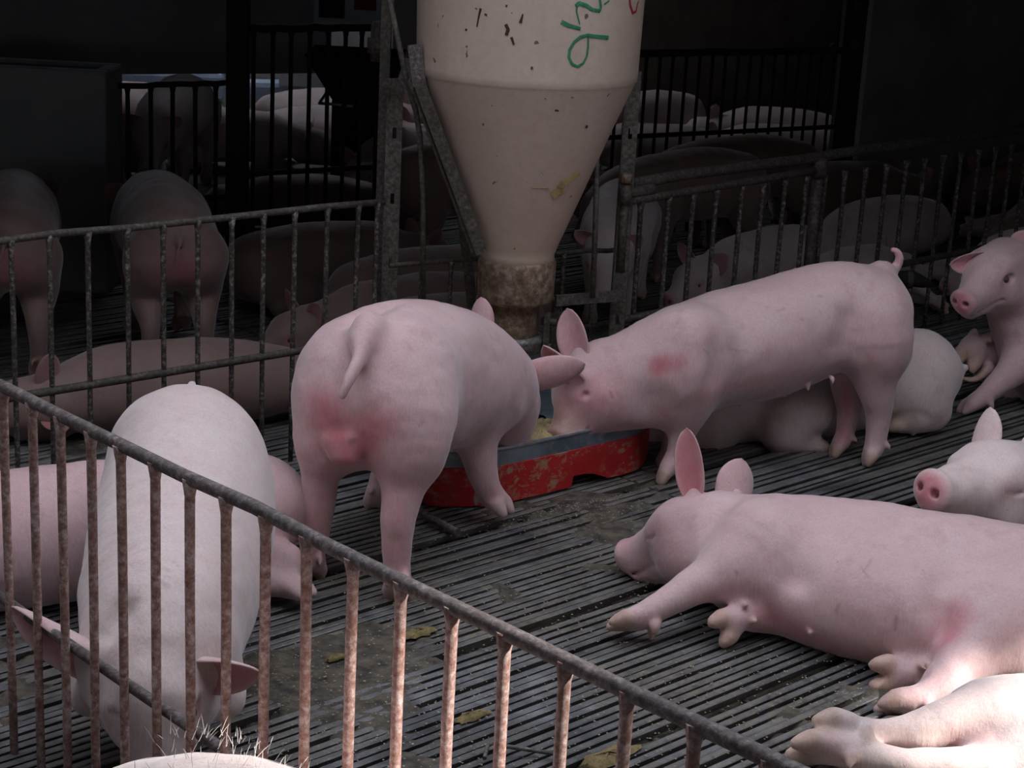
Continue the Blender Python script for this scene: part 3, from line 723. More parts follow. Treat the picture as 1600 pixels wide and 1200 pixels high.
ring = rounded(poly, .07); N_ = len(ring)
def ring_at(sc, z, sh=0): return [np.array([*(C0+(q-C0)*sc), z]) for q in ring]
# resample so the lower skirt can carry its notch
pan = empty('feeding_pan', (*C0, 0), 'red feeding pan with a dull metal rim, standing under the hopper', 'feeding pan')
def band(levels, name, m, par, cap_last=False):
    mb = MB(); vs = []; k = len(levels[0])
    for L in levels: vs += L
    mb.add(vs, [(i*k+j, i*k+(j+1) % k, (i+1)*k+(j+1) % k, (i+1)*k+j) for i in range(len(levels)-1) for j in range(k)])
    if cap_last: mb.f.append(tuple((len(levels)-1)*k+j for j in range(k))); mb.sm.append(False)
    return mb.build(name, m, par, fix=False)
# dense ring for skirt with notch on the long front face
dense = []
for i in range(N_):
    a, b = ring[i], ring[(i+1) % N_]; L = np.linalg.norm(b-a); n = max(1, int(L/.006))
    dense += [a+(b-a)*k/n for k in range(n)]
nc0 = gp(906, 768)[:2]; nc1 = gp(944, 757)[:2]
def low(q):
    u = (q-nc0)@(nc1-nc0)/((nc1-nc0)@(nc1-nc0)); off = np.linalg.norm(q-(nc0+(nc1-nc0)*u))
    if 0 <= u <= 1.45 and off < .06: return .034*math.sin(min(1, max(0, 1.45-u)/1.1)*math.pi/2)+.002
    return .004
D2 = lambda sc, zf: [np.array([*(C0+(q-C0)*sc), zf(q)]) for q in dense]
band([D2(.985, low), D2(1.0, low), D2(1.0, lambda q: .116), D2(.99, lambda q: .117)], 'skirt', M_redpan, pan)
band([D2(.992, lambda q: .112), D2(.994, lambda q: .158), D2(1.004, lambda q: .163), D2(1.003, lambda q: .168), D2(.985, lambda q: .168), D2(.975, lambda q: .155), D2(.93, lambda q: .07), D2(.80, lambda q: .045), D2(.3, lambda q: .045)], 'rim', M_zinc, pan)
band([D2(1.006, lambda q: .1665), D2(1.006, lambda q: .1715), D2(.985, lambda q: .1715), D2(.985, lambda q: .1665)], 'rim_edge', simple('bright_zinc', (.45, .47, .50), (.75, .77, .80), 30, .3, .7, 0), pan)
band([D2(.97, lambda q: .03), D2(.3, lambda q: .03), D2(.01, lambda q: .03)], 'floor_plate', M_zinc, pan)
# feed mash heaped in the pan
rng = random.Random(2); mb = MB(); FC = np.array([.10, 5.02]); LV = ((.93, .130), (.86, .150), (.74, .160), (.58, .164), (.40, .164), (.2, .160), (.02, .162))
for sc_, zz in LV:
    for q in dense: e = C0+(q-C0)*.965; p_ = FC+(e-FC)*sc_; mb.v.append((p_[0], p_[1], zz-.28*max(0, p_[1]-5.0)-.09*max(0, -.02-p_[0])+rng.uniform(-.004, .004)))
nn = len(dense)
for i in range(len(LV)-1):
    for k in range(nn): mb.f.append((i*nn+k, i*nn+(k+1) % nn, (i+1)*nn+(k+1) % nn, (i+1)*nn+k)); mb.sm.append(True)
o = mb.build('feed_mash', simple('feed_meal', (.55, .42, .20), (.74, .60, .34), 55, .95, bmp=.8, bd=.006)); tag(o, 'yellow ground feed heaped in the red pan', 'feed', None, 'stuff')
# spilled feed crumbs and dung on the slats
rng = random.Random(11); mb = MB()
def crumb(mb, p, r):
    vs = [np.array(p)+np.array([rng.uniform(.6, 1.1)*r*a, rng.uniform(.6, 1.1)*r*b, max(.0005, r*.6*c)]) for a, b, c in ((1, 0, .3), (0, 1, .3), (-1, 0, .3), (0, -1, .3), (0, 0, 1), (0, 0, 0))]
    mb.add(vs, [(0, 1, 4), (1, 2, 4), (2, 3, 4), (3, 0, 4), (1, 0, 5), (2, 1, 5), (3, 2, 5), (0, 3, 5)])
for _ in range(3600):
    x, y = rng.uniform(380, 1350), rng.uniform(780, 1200)
    P = gp(x, y); crumb(mb, (P[0], P[1], .002), rng.uniform(.001, .0038))
for _ in range(420):
    x = rng.gauss(880, 90); y = 812-(x-780)*.22+abs(rng.gauss(0, 22)); P = gp(x, y); crumb(mb, (P[0], P[1], .002), rng.uniform(.001, .0032))
o = mb.build('feed_crumbs', simple('crumb_tan', (.26, .225, .155), (.48, .42, .30), 90, .95, bmp=0)); tag(o, 'tiny scattered crumbs of feed over the slatted floor', 'feed crumbs', None, 'stuff')
for k, (x, y, rx, lab) in enumerate(((655, 990, .035, 'yellow-brown dropping on the slats just below the hind feet of the left eating pig'), (735, 1122, .03, 'yellow-brown dropping on the slats seen between bars at the middle of the near fence'), (525, 1030, .02, 'small brown dropping on the slats behind the left front bars'), (950, 1185, .05, 'yellow-brown dropping on the slats at the bottom edge behind the near fence'))):
    P = gp(x, y); mb = MB(); n = 18
    for i, (rr, zz) in enumerate(((0, .012), (.5, .010), (.85, .006), (1.1, .001))):
        for j in range(n):
            a = 2*math.pi*j/n; r = rr*rx*rng.uniform(.7, 1.25); d = SD*math.cos(a)*r*1.5+SN*math.sin(a)*r*.6; mb.v.append((P[0]+d[0], P[1]+d[1], zz*rng.uniform(.6, 1.3)+.001))
    for i in range(3):
        for j in range(n): mb.f.append((i*n+j, i*n+(j+1) % n, (i+1)*n+(j+1) % n, (i+1)*n+j)); mb.sm.append(True)
    o = mb.build('dropping', M_dung if k else simple('dung', (.16, .12, .05), (.30, .23, .10), 70, .9, bmp=.8)); M_dung = o.data.materials[0]
    tag(o, lab, 'dropping', 'droppings on the slats')
# hooked wire on the floor and the short chain bar by the pan
o = MB().tube([qp(757, 1185, 3.2), qp(762, 1165, 3.25), qp(772, 1160, 3.3), gp(790, 1166, .02), gp(830, 1172, .012), gp(868, 1178, .01)], .0045, 8).build('hooked_wire', M_post); tag(o, 'hooked grey wire lying on the slats behind the near fence', 'wire')
o = MB().tube([gp(652, 795, .02), gp(670, 808, .014), gp(715, 832, .012)], .011, 10).build('steel_bar', M_rail); tag(o, 'short dark steel bar on the slats at the left foot of the red pan', 'steel bar')
# dark lump hooked at the back fence (a drinker)
c = qp(1425, 437, 6.6); dk = empty('drinker', tuple(c), 'dark drinker fixed low on the back fence beside the curled tail', 'drinker')
MB().tube([c+np.array([-.06, 0, .0]), c+np.array([.0, 0, .004]), c+np.array([.05, 0, -.01]), c+np.array([.075, 0, -.018])], [.03, .032, .02, .008], 12).build('nozzle', M_black, dk); MB().tube([c+np.array([-.02, 0, 0]), c+np.array([0, 0, 0.001])], .036, 14).build('collar', M_rail2, dk)
# ---------------- pig skin: paint R = pink, G = horn/ochre, B = dark/dirty
def m_skin(name, base, base2, pink, dirt=.25, grime=(.16, .12, .09)):
    m, nt, b = mat(name)
    at = nt.nodes.new('ShaderNodeAttribute'); at.attribute_name = 'paint'; sp = nt.nodes.new('ShaderNodeSeparateColor'); nt.links.new(at.outputs['Color'], sp.inputs[0])
    f = noise(nt, 4.5, 4, .55); g = noise(nt, 26, 6, .65); hr_ = noise(nt, 240, 3, .6); blot = noise(nt, 9, 5, .7)
    c = ramp(nt, f, [(.35, base), (.65, base2)])
    c = mixc(nt, ramp(nt, math_(nt, 'ADD', math_(nt, 'MULTIPLY', g, .5), math_(nt, 'MULTIPLY', blot, .5)), [(.40, (0, 0, 0)), (.68, (.6, .6, .6))]), c, pink)
    c = mixc(nt, ramp(nt, math_(nt, 'ADD', math_(nt, 'MULTIPLY', blot, .75), math_(nt, 'MULTIPLY', g, .25)), [(.54, (0, 0, 0)), (.72, (dirt,)*3)]), c, grime)
    pk = math_(nt, 'MULTIPLY', sp.outputs[0], math_(nt, 'ADD', .55, math_(nt, 'MULTIPLY', g, .8)), True)
    c = mixc(nt, pk, c, (.60, .19, .22))
    oc = ramp(nt, g, [(.35, (.36, .22, .14)), (.65, (.66, .47, .34))])
    c = mixc(nt, math_(nt, 'MULTIPLY', sp.outputs[1], .9), c, oc)
    c = mixc(nt, math_(nt, 'MULTIPLY', sp.outputs[2], .93), c, (.035, .016, .016))
    sk = noise(nt, 60, 2, .5, stretch=(1, 3, 6)); c = mixc(nt, ramp(nt, sk, [(.735, (0, 0, 0)), (.76, (.45, .45, .45))]), c, (.10, .05, .05))
    fh = noise(nt, 210, 3, .7, stretch=(1, 1, .18)); c = mixc(nt, ramp(nt, fh, [(.40, (.30, .30, .30)), (.60, (0, 0, 0))]), c, mixc(nt, .5, c, (.30, .17, .16)))
    nt.links.new(c, b.inputs['Base Color']); b.inputs['Roughness'].default_value = .62
    b.inputs['Specular IOR Level'].default_value = .35
    b.inputs['Subsurface Weight'].default_value = .12; b.inputs['Subsurface Radius'].default_value = (.02, .008, .006); b.inputs['Subsurface Scale'].default_value = .5
    b.inputs['Sheen Weight'].default_value = .45; b.inputs['Sheen Roughness'].default_value = .4; b.inputs['Sheen Tint'].default_value = (.93, .97, 1, 1)
    hs = noise(nt, 130, 4, .7, stretch=(1, 1, .22)); hh = math_(nt, 'ADD', math_(nt, 'MULTIPLY', hs, .7), g)
    bump(nt, b, hh, .30, .006); return m
SK = m_skin('pig_skin', (.66, .46, .46), (.76, .57, .57), (.64, .36, .37))
SKW = m_skin('pig_skin_pale', (.74, .62, .59), (.82, .71, .68), (.70, .48, .46), .2)
SKD = m_skin('pig_skin_brown_shaded', (.22, .155, .135), (.285, .205, .18), (.28, .14, .125), .6)  # brown hide, colour lowered further to stand in for the back pens' shade
def W(x, y, Y, r): P = qp(x, y, Y); return (P, r/ppm(P))
def Z(x, y, Y): return qp(x, y, Y)
def minz(me): 
    a = np.empty(len(me.vertices)*3); me.vertices.foreach_get('co', a); return a.reshape(-1, 3)[:, 2].min()
def finish(B, name, base, label, mat_, group=None, cat='pig', sink=None):
    base = np.array([base[0], base[1], 0.]); me = B.mesh(name, [mat_], base)
    o = bpy.data.objects.new(name, me); COL.objects.link(o); o.location = base
    tag(o, label, cat, group)
    z = minz(me)
    o.location.z = 0.0
    print('PIG', label[:40], 'minz %.3f' % z, 'verts', len(me.vertices))
    return o
DN = (0, 0, -1); 
def scratches(B, L, Y, st=.36, r=.0052):
    """thin dark scratches and specks on the hide, given by photo pixels"""
    for x0, y0, x1, y1 in L:
        B.scr.append((CP, ray(x0, y0), ray(x1, y1), r, st))
# ---- the standing pig, right of the hopper, snout in the pan
def pig_e():
    B = Body(.0062)
    B.chain([W(1358, 478, 5.37, 62), W(1300, 483, 5.33, 74), W(1210, 515, 5.27, 83), W(1120, 540, 5.2, 82), W(1045, 562, 5.12, 76), W(985, 583, 5.08, 63), W(940, 600, 5.06, 54)], .06)
    B.chain([W(1290, 520, 5.33, 66), W(1200, 548, 5.27, 74), W(1115, 562, 5.2, 74), W(1050, 585, 5.12, 64)], .06)
    for dy in (-.07, .07): B.chain([W(1365, 500, 5.37+dy, 58), W(1372, 548, 5.36+dy, 50)], .05)
    # near hind leg, far hind leg
    legc(B, [W(1365, 530, 5.29, 58), W(1366, 585, 5.28, 37), W(1372, 635, 5.285, 23), W(1370, 672, 5.285, 17), W(1366, 700, 5.28, 15)], (-.45, -.3, -.75), (.6, -.1, -.5), .95)
    legc(B, [W(1345, 540, 5.42, 50), W(1325, 595, 5.40, 29), W(1326, 640, 5.39, 19), W(1322, 670, 5.37, 15), W(1316, 688, 5.36, 14)], (-.5, -.25, -.75), (.6, -.1, -.5), .92)
    # front legs
    legc(B, [W(1070, 580, 5.06, 48), W(1072, 625, 5.05, 32), W(1066, 668, 5.05, 22), W(1060, 700, 5.045, 16.5), W(1047, 728, 5.03, 15)], (-.5, -.25, -.7), (.6, -.1, -.5), .98)
    legc(B, [W(1050, 590, 5.22, 42), W(1052, 635, 5.23, 26), W(1050, 670, 5.23, 18), W(1046, 700, 5.22, 14), W(1040, 716, 5.21, 13)], (-.5, -.25, -.7), (.6, -.1, -.5), .9)
    B.cap(W(1300, 560, 5.25, 10), W(1335, 552, 5.25, 16), .04)   # flank fold
    # tail curl
    B.chain([W(1378, 428, 5.40, 20), W(1392, 425, 5.42, 10), W(1402, 415, 5.44, 7), W(1406, 402, 5.44, 6), W(1402, 393, 5.44, 5), W(1395, 390, 5.44, 4)], .02)
    for a, b in (((1392, 425), (1405, 410)), ((1405, 410), (1395, 390))): B.col(0, Z(*a, 5.43), .02, Z(*b, 5.44), .02, .3)
    P = Z(925, 598, 5.06); nose = Z(876, 668, 4.95); f = unit(nose-P); u = np.array([-.45, .12, .75])
    head(B, P, f, u, 1.0, jowl=1.15)
    B.chain([W(945, 628, 5.02, 42), W(985, 632, 5.05, 38), W(1030, 625, 5.08, 40)], .05)
    ear(B, Z(908, 560, 5.06), Z(884, 482, 5.10), (-.55, -.8, .1), .115, .4, -.05, .45)
    ear(B, Z(905, 588, 4.97), Z(850, 537, 4.91), (-.5, -.75, -.1), .105, .7, .04, .95, curl=.0)
    # marks
    scratches(B, [(1137, 545, 1168, 549), (1198, 478, 1201, 479), (1215, 485, 1226, 482), (1252, 499, 1256, 498), (1150, 600, 1156, 612), (953, 612, 958, 622), (1100, 545, 1112, 558), (1280, 462, 1284, 463)], 5.0)
    B.col(0, Z(1030, 572, 4.98), .05, Z(1060, 565, 4.98), .05, 1, .7); B.col(0, Z(1064, 530, 5.0), .03, Z(1058, 585, 4.98), .035, .8, 1); B.col(0, Z(1100, 615, 4.98), .07, Z(1290, 590, 5.12), .06, .30, 1)
    B.chain([W(1078, 530, 5.06, 50), W(1072, 575, 5.055, 50), W(1068, 620, 5.055, 34)], .08); B.chain([W(1128, 500, 4.985, 6), W(1125, 590, 4.975, 6)], .07, True); pass
    B.chain([W(1330, 500, 5.16, 10), W(1322, 545, 5.15, 10)], .05, True)
    for k_, x_ in enumerate((1155, 1190, 1225, 1262, 1300)): B.cap(W(x_, 628-k_*9, 5.2, 7), W(x_+1, 636-k_*9, 5.19, 3.5), .008)
    B.col(0, Z(972, 628, 4.9), .022, st=.9, soft=.8); B.col(2, Z(972, 627, 4.9), .008, st=.7)
    B.col(0, Z(1360, 553, 5.2), .028, st=.8); B.col(0, Z(1090, 600, 5.0), .07, Z(1040, 640, 5.0), .06, .35, 1)
    B.col(0, Z(930, 620, 4.95), .14, Z(890, 640, 4.95), .11, .5, 1); B.col(1, nose, .11, st=.8, soft=1); B.col(2, Z(880, 610, 4.97), .07, st=.28, soft=1)
    B.col(0, Z(1325, 600, 5.36), .05, Z(1316, 690, 5.33), .05, .6, 1)
    for x in (1155, 1205, 1235, 1265, 1297):
        q = W(x, 632-(x-1155)*.12, 5.24, 4); 
    return finish(B, 'pig', gp(1200, 735), 'pink pig standing broadside right of the hopper, curly tail up, snout in the red pan', SK)
pig_e()
# ---- the pig seen from behind, left of the hopper
def pig_d():
    B = Body(.0062)
    B.chain([W(582, 592, 4.27, 108), W(615, 583, 4.38, 114), W(665, 578, 4.52, 110), W(715, 585, 4.66, 98), W(765, 600, 4.76, 74), W(790, 630, 4.82, 56)], .07)
    B.chain([W(570, 640, 4.25, 90), W(640, 630, 4.42, 86), W(700, 620, 4.58, 78)], .07)
    B.chain([W(540, 600, 4.25, 74), W(526, 640, 4.21, 62), W(515, 690, 4.19, 48)], .07); B.chain([W(620, 600, 4.24, 92), W(632, 650, 4.17, 82), W(638, 700, 4.13, 60)], .08)
    legc(B, [W(505, 690, 4.19, 44), W(500, 745, 4.18, 29), W(497, 795, 4.17, 24), W(494, 840, 4.165, 20.5), W(489, 876, 4.16, 19)], (-.05, .35, -.95), (0, -1, -.3), 1.0, splay=.5)
    legc(B, [W(636, 700, 4.13, 56), W(630, 755, 4.10, 37), W(622, 815, 4.07, 27), W(620, 868, 4.06, 22), W(622, 908, 4.05, 21)], (.02, .35, -.95), (0, -1, -.3), 1.05, splay=.5)
    # front legs
    legc(B, [W(762, 630, 4.64, 50), W(746, 680, 4.60, 35), W(750, 722, 4.59, 25), W(759, 754, 4.59, 20), W(770, 776, 4.60, 19)], (.62, -.35, -.40), (-.3, .1, -.8), 1.0, splay=.6, tone=.35)
    B.chain([W(716, 625, 4.53, 20), W(742, 600, 4.58, 34), W(765, 590, 4.66, 40)], .05)
    B.chain([W(700, 560, 4.42, 10), W(716, 610, 4.46, 10), W(706, 650, 4.46, 8)], .06, True)
    legc(B, [W(650, 660, 4.66, 40), W(622, 700, 4.66, 26), W(598, 745, 4.66, 19), W(590, 770, 4.665, 17)], (-.1, .3, -.9), (0, -1, -.3), .95)
    B.chain([W(745, 655, 4.60, 26), W(775, 640, 4.68, 30)], .04)
    P = Z(783, 636, 4.87); f = unit(Z(812, 704, 4.98)-P); u = np.array([.15, .75, .6])
    head(B, P, f, u, .94, jowl=1.05)
    B.chain([W(786, 662, 4.80, 36), W(795, 676, 4.82, 28)], .04)
    scratches(B, [(683, 592, 686, 606), (640, 540, 646, 548), (720, 520, 724, 528), (742, 604, 750, 598), (575, 500, 580, 506), (655, 665, 662, 660), (556, 690, 568, 675), (487, 655, 486, 665)], 4.3)
    # tail, hanging with a pale tip; cleft and swollen red rear
    B.chain([W(576, 512, 4.18, 28), W(564, 542, 4.115, 20), W(552, 574, 4.06, 15), W(542, 600, 4.03, 10), W(535, 618, 4.02, 7)], .03)
    B.chain([W(530, 560, 4.085, 8), W(528, 600, 4.07, 8)], .06, True)
    B.chain([W(560, 500, 4.22, 8), W(610, 470, 4.38, 8)], .05, True)
    B.chain([W(535, 632, 4.075, 5), W(535, 680, 4.06, 6)], .03, True)
    B.cap(W(524, 690, 4.10, 18), W(528, 712, 4.09, 14), .02); B.cap(W(552, 690, 4.09, 18), W(548, 712, 4.08, 15), .02)
    B.col(0, Z(500, 640, 4.08), .10, Z(535, 690, 4.08), .12, .95, 1); B.col(0, Z(590, 665, 4.07), .10, Z(545, 710, 4.07), .11, .95, 1); B.col(0, Z(560, 760, 4.1), .20, Z(600, 740, 4.1), .20, .30, 1); B.col(1, Z(497, 800, 4.15), .04, st=.4, soft=1); B.col(2, Z(483, 650, 4.1), .03, Z(487, 620, 4.1), .02, .25, 1)
    B.col(0, Z(530, 650, 4.05), .05, Z(540, 715, 4.05), .055, 1, .9); B.col(2, Z(548, 690, 4.06), .016, Z(556, 688, 4.06), .012, .5, .9)
    B.col(0, Z(700, 635, 4.47), .07, Z(745, 640, 4.57), .08, .75, 1); B.col(0, Z(500, 780, 4.15), .05, Z(494, 860, 4.15), .05, .5, 1)
    B.col(0, Z(622, 790, 4.05), .05, Z(620, 890, 4.03), .05, .5, 1); B.col(1, Z(617, 838, 4.03), .03, st=.5, soft=1)
    B.col(0, Z(752, 700, 4.58), .06, Z(765, 775, 4.58), .05, .35, 1)
    B.col(1, Z(536, 614, 4.06), .022, st=.55); B.col(2, Z(575, 500, 4.2), .05, Z(600, 475, 4.3), .05, .22, 1)
    # ears
    ear(B, Z(812, 596, 4.80), Z(917, 574, 4.76), (0, 1, .1), .105, .4, .0, .8, curl=.06)
    ear(B, Z(752, 520, 4.92), Z(752, 464, 4.95), (.2, .8, .2), .075, .4, 0, .5)
    return finish(B, 'pig', gp(600, 880), 'pig seen from behind with red swollen rear, head in the pan left of the hopper', SK)
pig_d()
# ---- the pig walking towards the viewer behind the near fence
def pig_a():
    B = Body(.0062)
    B.chain([W(292, 722, 3.86, 122), W(288, 790, 3.72, 132), W(275, 860, 3.55, 136), W(262, 925, 3.38, 132), W(252, 985, 3.24, 118)], .08)
    B.chain([W(300, 800, 3.84, 120), W(275, 920, 3.5, 118), W(262, 975, 3.36, 110)], .08)
    for sx in (-1, 1):
        X0 = 292+sx*72
        legc(B, [W(X0, 800, 3.92, 62), W(X0+sx*2, 880, 3.94, 38), W(X0, 930, 3.96, 28), W(X0, 975, 3.95, 22)], (0, -.45, -.9), (0, 1, -.3), 1.05)
        X0 = 258+sx*62
        legc(B, [W(X0, 960, 3.42, 56), W(X0, 1020, 3.42, 36), W(X0, 1060, 3.42, 26), W(X0-sx*2, 1085, 3.42, 22)], (0, -.45, -.9), (0, 1, -.3), 1.0)
    P = Z(238, 1058, 3.12); f = unit(Z(258, 1210, 3.02)-P); f = unit(f+np.array([0, -.15, -.05])); u = np.array([-.12, -.85, .55])
    head(B, P, f, u, 1.12, jowl=1.25)
    B.cap(W(215, 1040, 3.18, 82), W(275, 1040, 3.2, 84), .06)
    B.chain([W(350, 1062, 3.24, 34), W(352, 1090, 3.2, 32)], .03); B.cap(W(135, 1060, 3.25, 30), W(140, 1090, 3.2, 28), .04)
    ear(B, Z(190, 1035, 3.14), Z(18, 948, 3.18), (.12, -.9, -.5), .15, .95, .0, 1.0, root=.85)
    ear(B, Z(292, 1036, 3.17), Z(409, 1046, 3.06), (-.1, -1, -.25), .12, .8, .03, 1.0, root=.62)
    B.chain([W(165, 985, 3.10, 8), W(190, 955, 3.13, 8)], .05, True)
    B.col(0, Z(318, 1038, 3.02), .03, st=.8); B.col(2, Z(326, 1042, 3.01), .011, st=.9)
    B.col(2, Z(275, 620, 3.9), .04, Z(300, 630, 3.85), .03, .35, 1); B.col(2, Z(160, 990, 3.2), .09, Z(190, 960, 3.2), .06, .16, 1)  # second dark patch paints in the shadow between ear and neck
    B.cap(W(296, 612, 4.0, 12), W(300, 600, 4.03, 6), .02)
    scratches(B, [(208, 861, 232, 853), (254, 886, 266, 890), (258, 897, 270, 902), (232, 895, 240, 896), (250, 905, 262, 915), (252, 951, 253, 953), (272, 876, 280, 884)], 3.4)
    scratches(B, [(170, 1112, 186, 1116), (168, 1106, 171, 1111), (176, 1106, 178, 1112)], 3.0, .85, .006); B.col(0, Z(180, 1122, 3.03), .035, st=.7, soft=1)
    for k, (x, y) in enumerate(((255, 885), (262, 897), (250, 905), (268, 915), (240, 868))): B.col(2, Z(x, y, 3.3), .010, Z(x+10, y-3, 3.3), .007, .0)
    B.col(0, Z(400, 850, 3.6), .08, Z(392, 990, 3.4), .07, .3, 1)
    return finish(B, 'pig', gp(270, 1010), 'pale pig walking towards the viewer with lowered head, behind the near fence', SKW)
pig_a()
# ---- pig lying across behind it, cut by the left edge
def pig_b():
    B = Body(.008); c0 = np.array([-1.42, 3.83, .145]); d = unit([.80, .36, 0]); n = np.array([-d[1], d[0], 0])
    S = lambda t, o=0, z=.15, r=.14: (c0+d*t+n*o+np.array([0, 0, z-.145]), r)
    B.chain([S(-.25, 0, .16, .12), S(-.05, 0, .16, .14), S(.15, 0, .16, .145), S(.35, .0, .16, .15), S(.55, 0, .16, .148), S(.75, 0, .16, .14), S(.88, .02, .16, .125)], .08)
    B.chain([S(0, -.07, .10, .10), S(.6, -.06, .11, .10)], .06)
    B.chain([S(.88, -.03, .17, .11), S(.74, -.14, .14, .07), S(.90, -.17, .08, .05)], .05)
    legc(B, [S(.84, -.10, .10, .08), S(.72, -.20, .09, .05), S(.86, -.22, .05, .034), S(.90, -.23, .04, .03)], d+np.array([.1, -1.2, 0]), (0, 0, -1), 1.0, tone=.3, dew=False)
    legc(B, [S(.05, -.05, .08, .08), S(-.02, -.22, .06, .045), S(.06, -.34, .04, .03)], (.2, -1, 0), (0, 0, -1), 1)
    P = S(-.42, 0, .15)[0]; head(B, P, -d+np.array([0, 0, -.15]), (0, -.1, 1), 1.0)
    ear(B, P+np.array([0, -.07, .07]), P+np.array([-.02, -.18, .13]), (-1, -.4, 0), .1); ear(B, P+np.array([0, .07, .07]), P+np.array([-.02, .16, .14]), (-1, .4, 0), .1)
    B.col(0, S(.9, -.1, .12)[0], .14, st=.45, soft=1); B.col(0, S(.12, -.12, .2)[0], .05, st=.6, soft=1)
    return finish(B, 'pig', c0+d*.3, 'pink pig lying on the slats at the left edge, partly behind the walking pig', SK)
pig_b()
# ---- big pig stretched out on its side, head to the left
def pig_i():
    B = Body(.0062)
    B.chain([W(1150, 848, 4.17, 72), W(1200, 862, 4.13, 88), W(1275, 878, 4.09, 102), W(1360, 892, 4.05, 108), W(1450, 908, 4.02, 112), W(1540, 925, 3.98, 113), W(1625, 940, 3.95, 108), W(1690, 945, 3.93, 92)], .07)
    B.chain([W(1165, 890, 4.06, 72), W(1235, 912, 4.0, 80), W(1310, 935, 3.94, 88), W(1400, 955, 3.88, 92), W(1490, 975, 3.84, 92), W(1570, 985, 3.82, 90)], .07)
    # shoulder and upper fore leg
    B.cap(W(1175, 880, 4.04, 64), W(1140, 895, 4.0, 44), .05)
    legc(B, [W(1150, 895, 3.99, 42), W(1095, 912, 3.95, 33), W(1052, 934, 3.91, 25), W(1020, 952, 3.89, 21), W(998, 966, 3.885, 20)], (-.85, -.15, -.10), (.15, -.5, -.6), 1.15, splay=.3)
    B.chain([W(1252, 800, 3.97, 6), W(1244, 900, 3.88, 6)], .07, True); B.chain([W(1195, 850, 4.04, 60), W(1165, 885, 4.0, 46)], .08)
    B.chain([W(1500, 860, 3.83, 8), W(1470, 930, 3.76, 9), W(1480, 990, 3.72, 8)], .07, True)
    # lower fore leg, soles to the viewer
    legc(B, [W(1230, 940, 3.98, 36), W(1190, 962, 3.94, 24), W(1160, 966, 3.90, 20), W(1148, 968, 3.89, 19)], (-.55, -.45, -.25), (.2, -.9, .3), 1.05, splay=.9)
    # haunch and hind legs
    B.cap(W(1590, 945, 3.90, 104), W(1560, 985, 3.80, 78), .06)
    B.chain([W(1580, 975, 3.78, 66), W(1535, 1010, 3.72, 48), W(1498, 1042, 3.67, 38), W(1472, 1075, 3.63, 31)], .04)
    legc(B, [W(1478, 1070, 3.63, 30), W(1450, 1086, 3.60, 26), W(1420, 1094, 3.585, 22)], (-.9, -.12, -.12), (.1, -.6, -.6), 1.15, splay=.3, tone=.7)
    legc(B, [W(1540, 1030, 3.80, 40), W(1490, 1042, 3.76, 30), W(1440, 1048, 3.73, 24), W(1412, 1052, 3.72, 22)], (-.95, -.12, -.05), (.1, -.95, .2), 1.2, splay=.5)
    # head
    P = Z(1096, 838, 4.20); f = unit(Z(998, 856, 4.29)-P); u = np.array([-.45, .45, .75]);
    head(B, P, f, u, 1.10, closed=True, jowl=1.3)
    B.col(2, Z(1045, 850, 4.18), .17, st=.34, soft=1); B.col(0, Z(985, 858, 4.30), .06, st=.8, soft=.8)
    scratches(B, [(1345, 885, 1356, 900), (1352, 888, 1362, 872), (1222, 792, 1230, 796), (1495, 830, 1500, 833), (1400, 965, 1398, 985), (1270, 990, 1275, 1000), (1150, 893, 1152, 896), (1310, 945, 1306, 955)], 4.05)
    B.chain([W(1120, 855, 4.17, 62), W(1085, 868, 4.15, 46)], .05)
    ear(B, Z(1086, 782, 4.24), Z(1073, 668, 4.28), (-.25, -.95, 0), .098, .75, .02, 1.0, root=.6)
    ear(B, Z(1150, 778, 4.36), Z(1158, 716, 4.42), (-.2, .9, .1), .115, .35, .0, .35, root=1.0)
    for x, y in ((1266, 990), (1307, 1008), (1350, 1020), (1400, 1034)):
        B.cap(W(x, y-6, 3.85, 6), W(x, y, 3.825, 3), .008)
    B.col(0, Z(1200, 960, 3.9), .06, Z(1390, 1030, 3.8), .07, .6, 1); B.col(0, Z(1485, 960, 3.72), .07, Z(1478, 1010, 3.70), .06, .8, 1)
    B.col(0, Z(1160, 920, 3.95), .05, Z(1230, 955, 3.9), .04, .5, 1); B.col(0, Z(1160, 860, 4.0), .07, st=.4, soft=1)
    B.col(0, Z(1060, 850, 4.15), .14, st=.25, soft=1)
    B.col(2, Z(1350, 885, 3.9), .009, Z(1356, 896, 3.9), .007, .0); B.col(1, Z(1445, 1055, 3.7), .05, st=.5, soft=1)
    return finish(B, 'pig', gp(1350, 1000), 'large pink pig stretched on its side at the right, head left, one ear upright', SK)
pig_i()
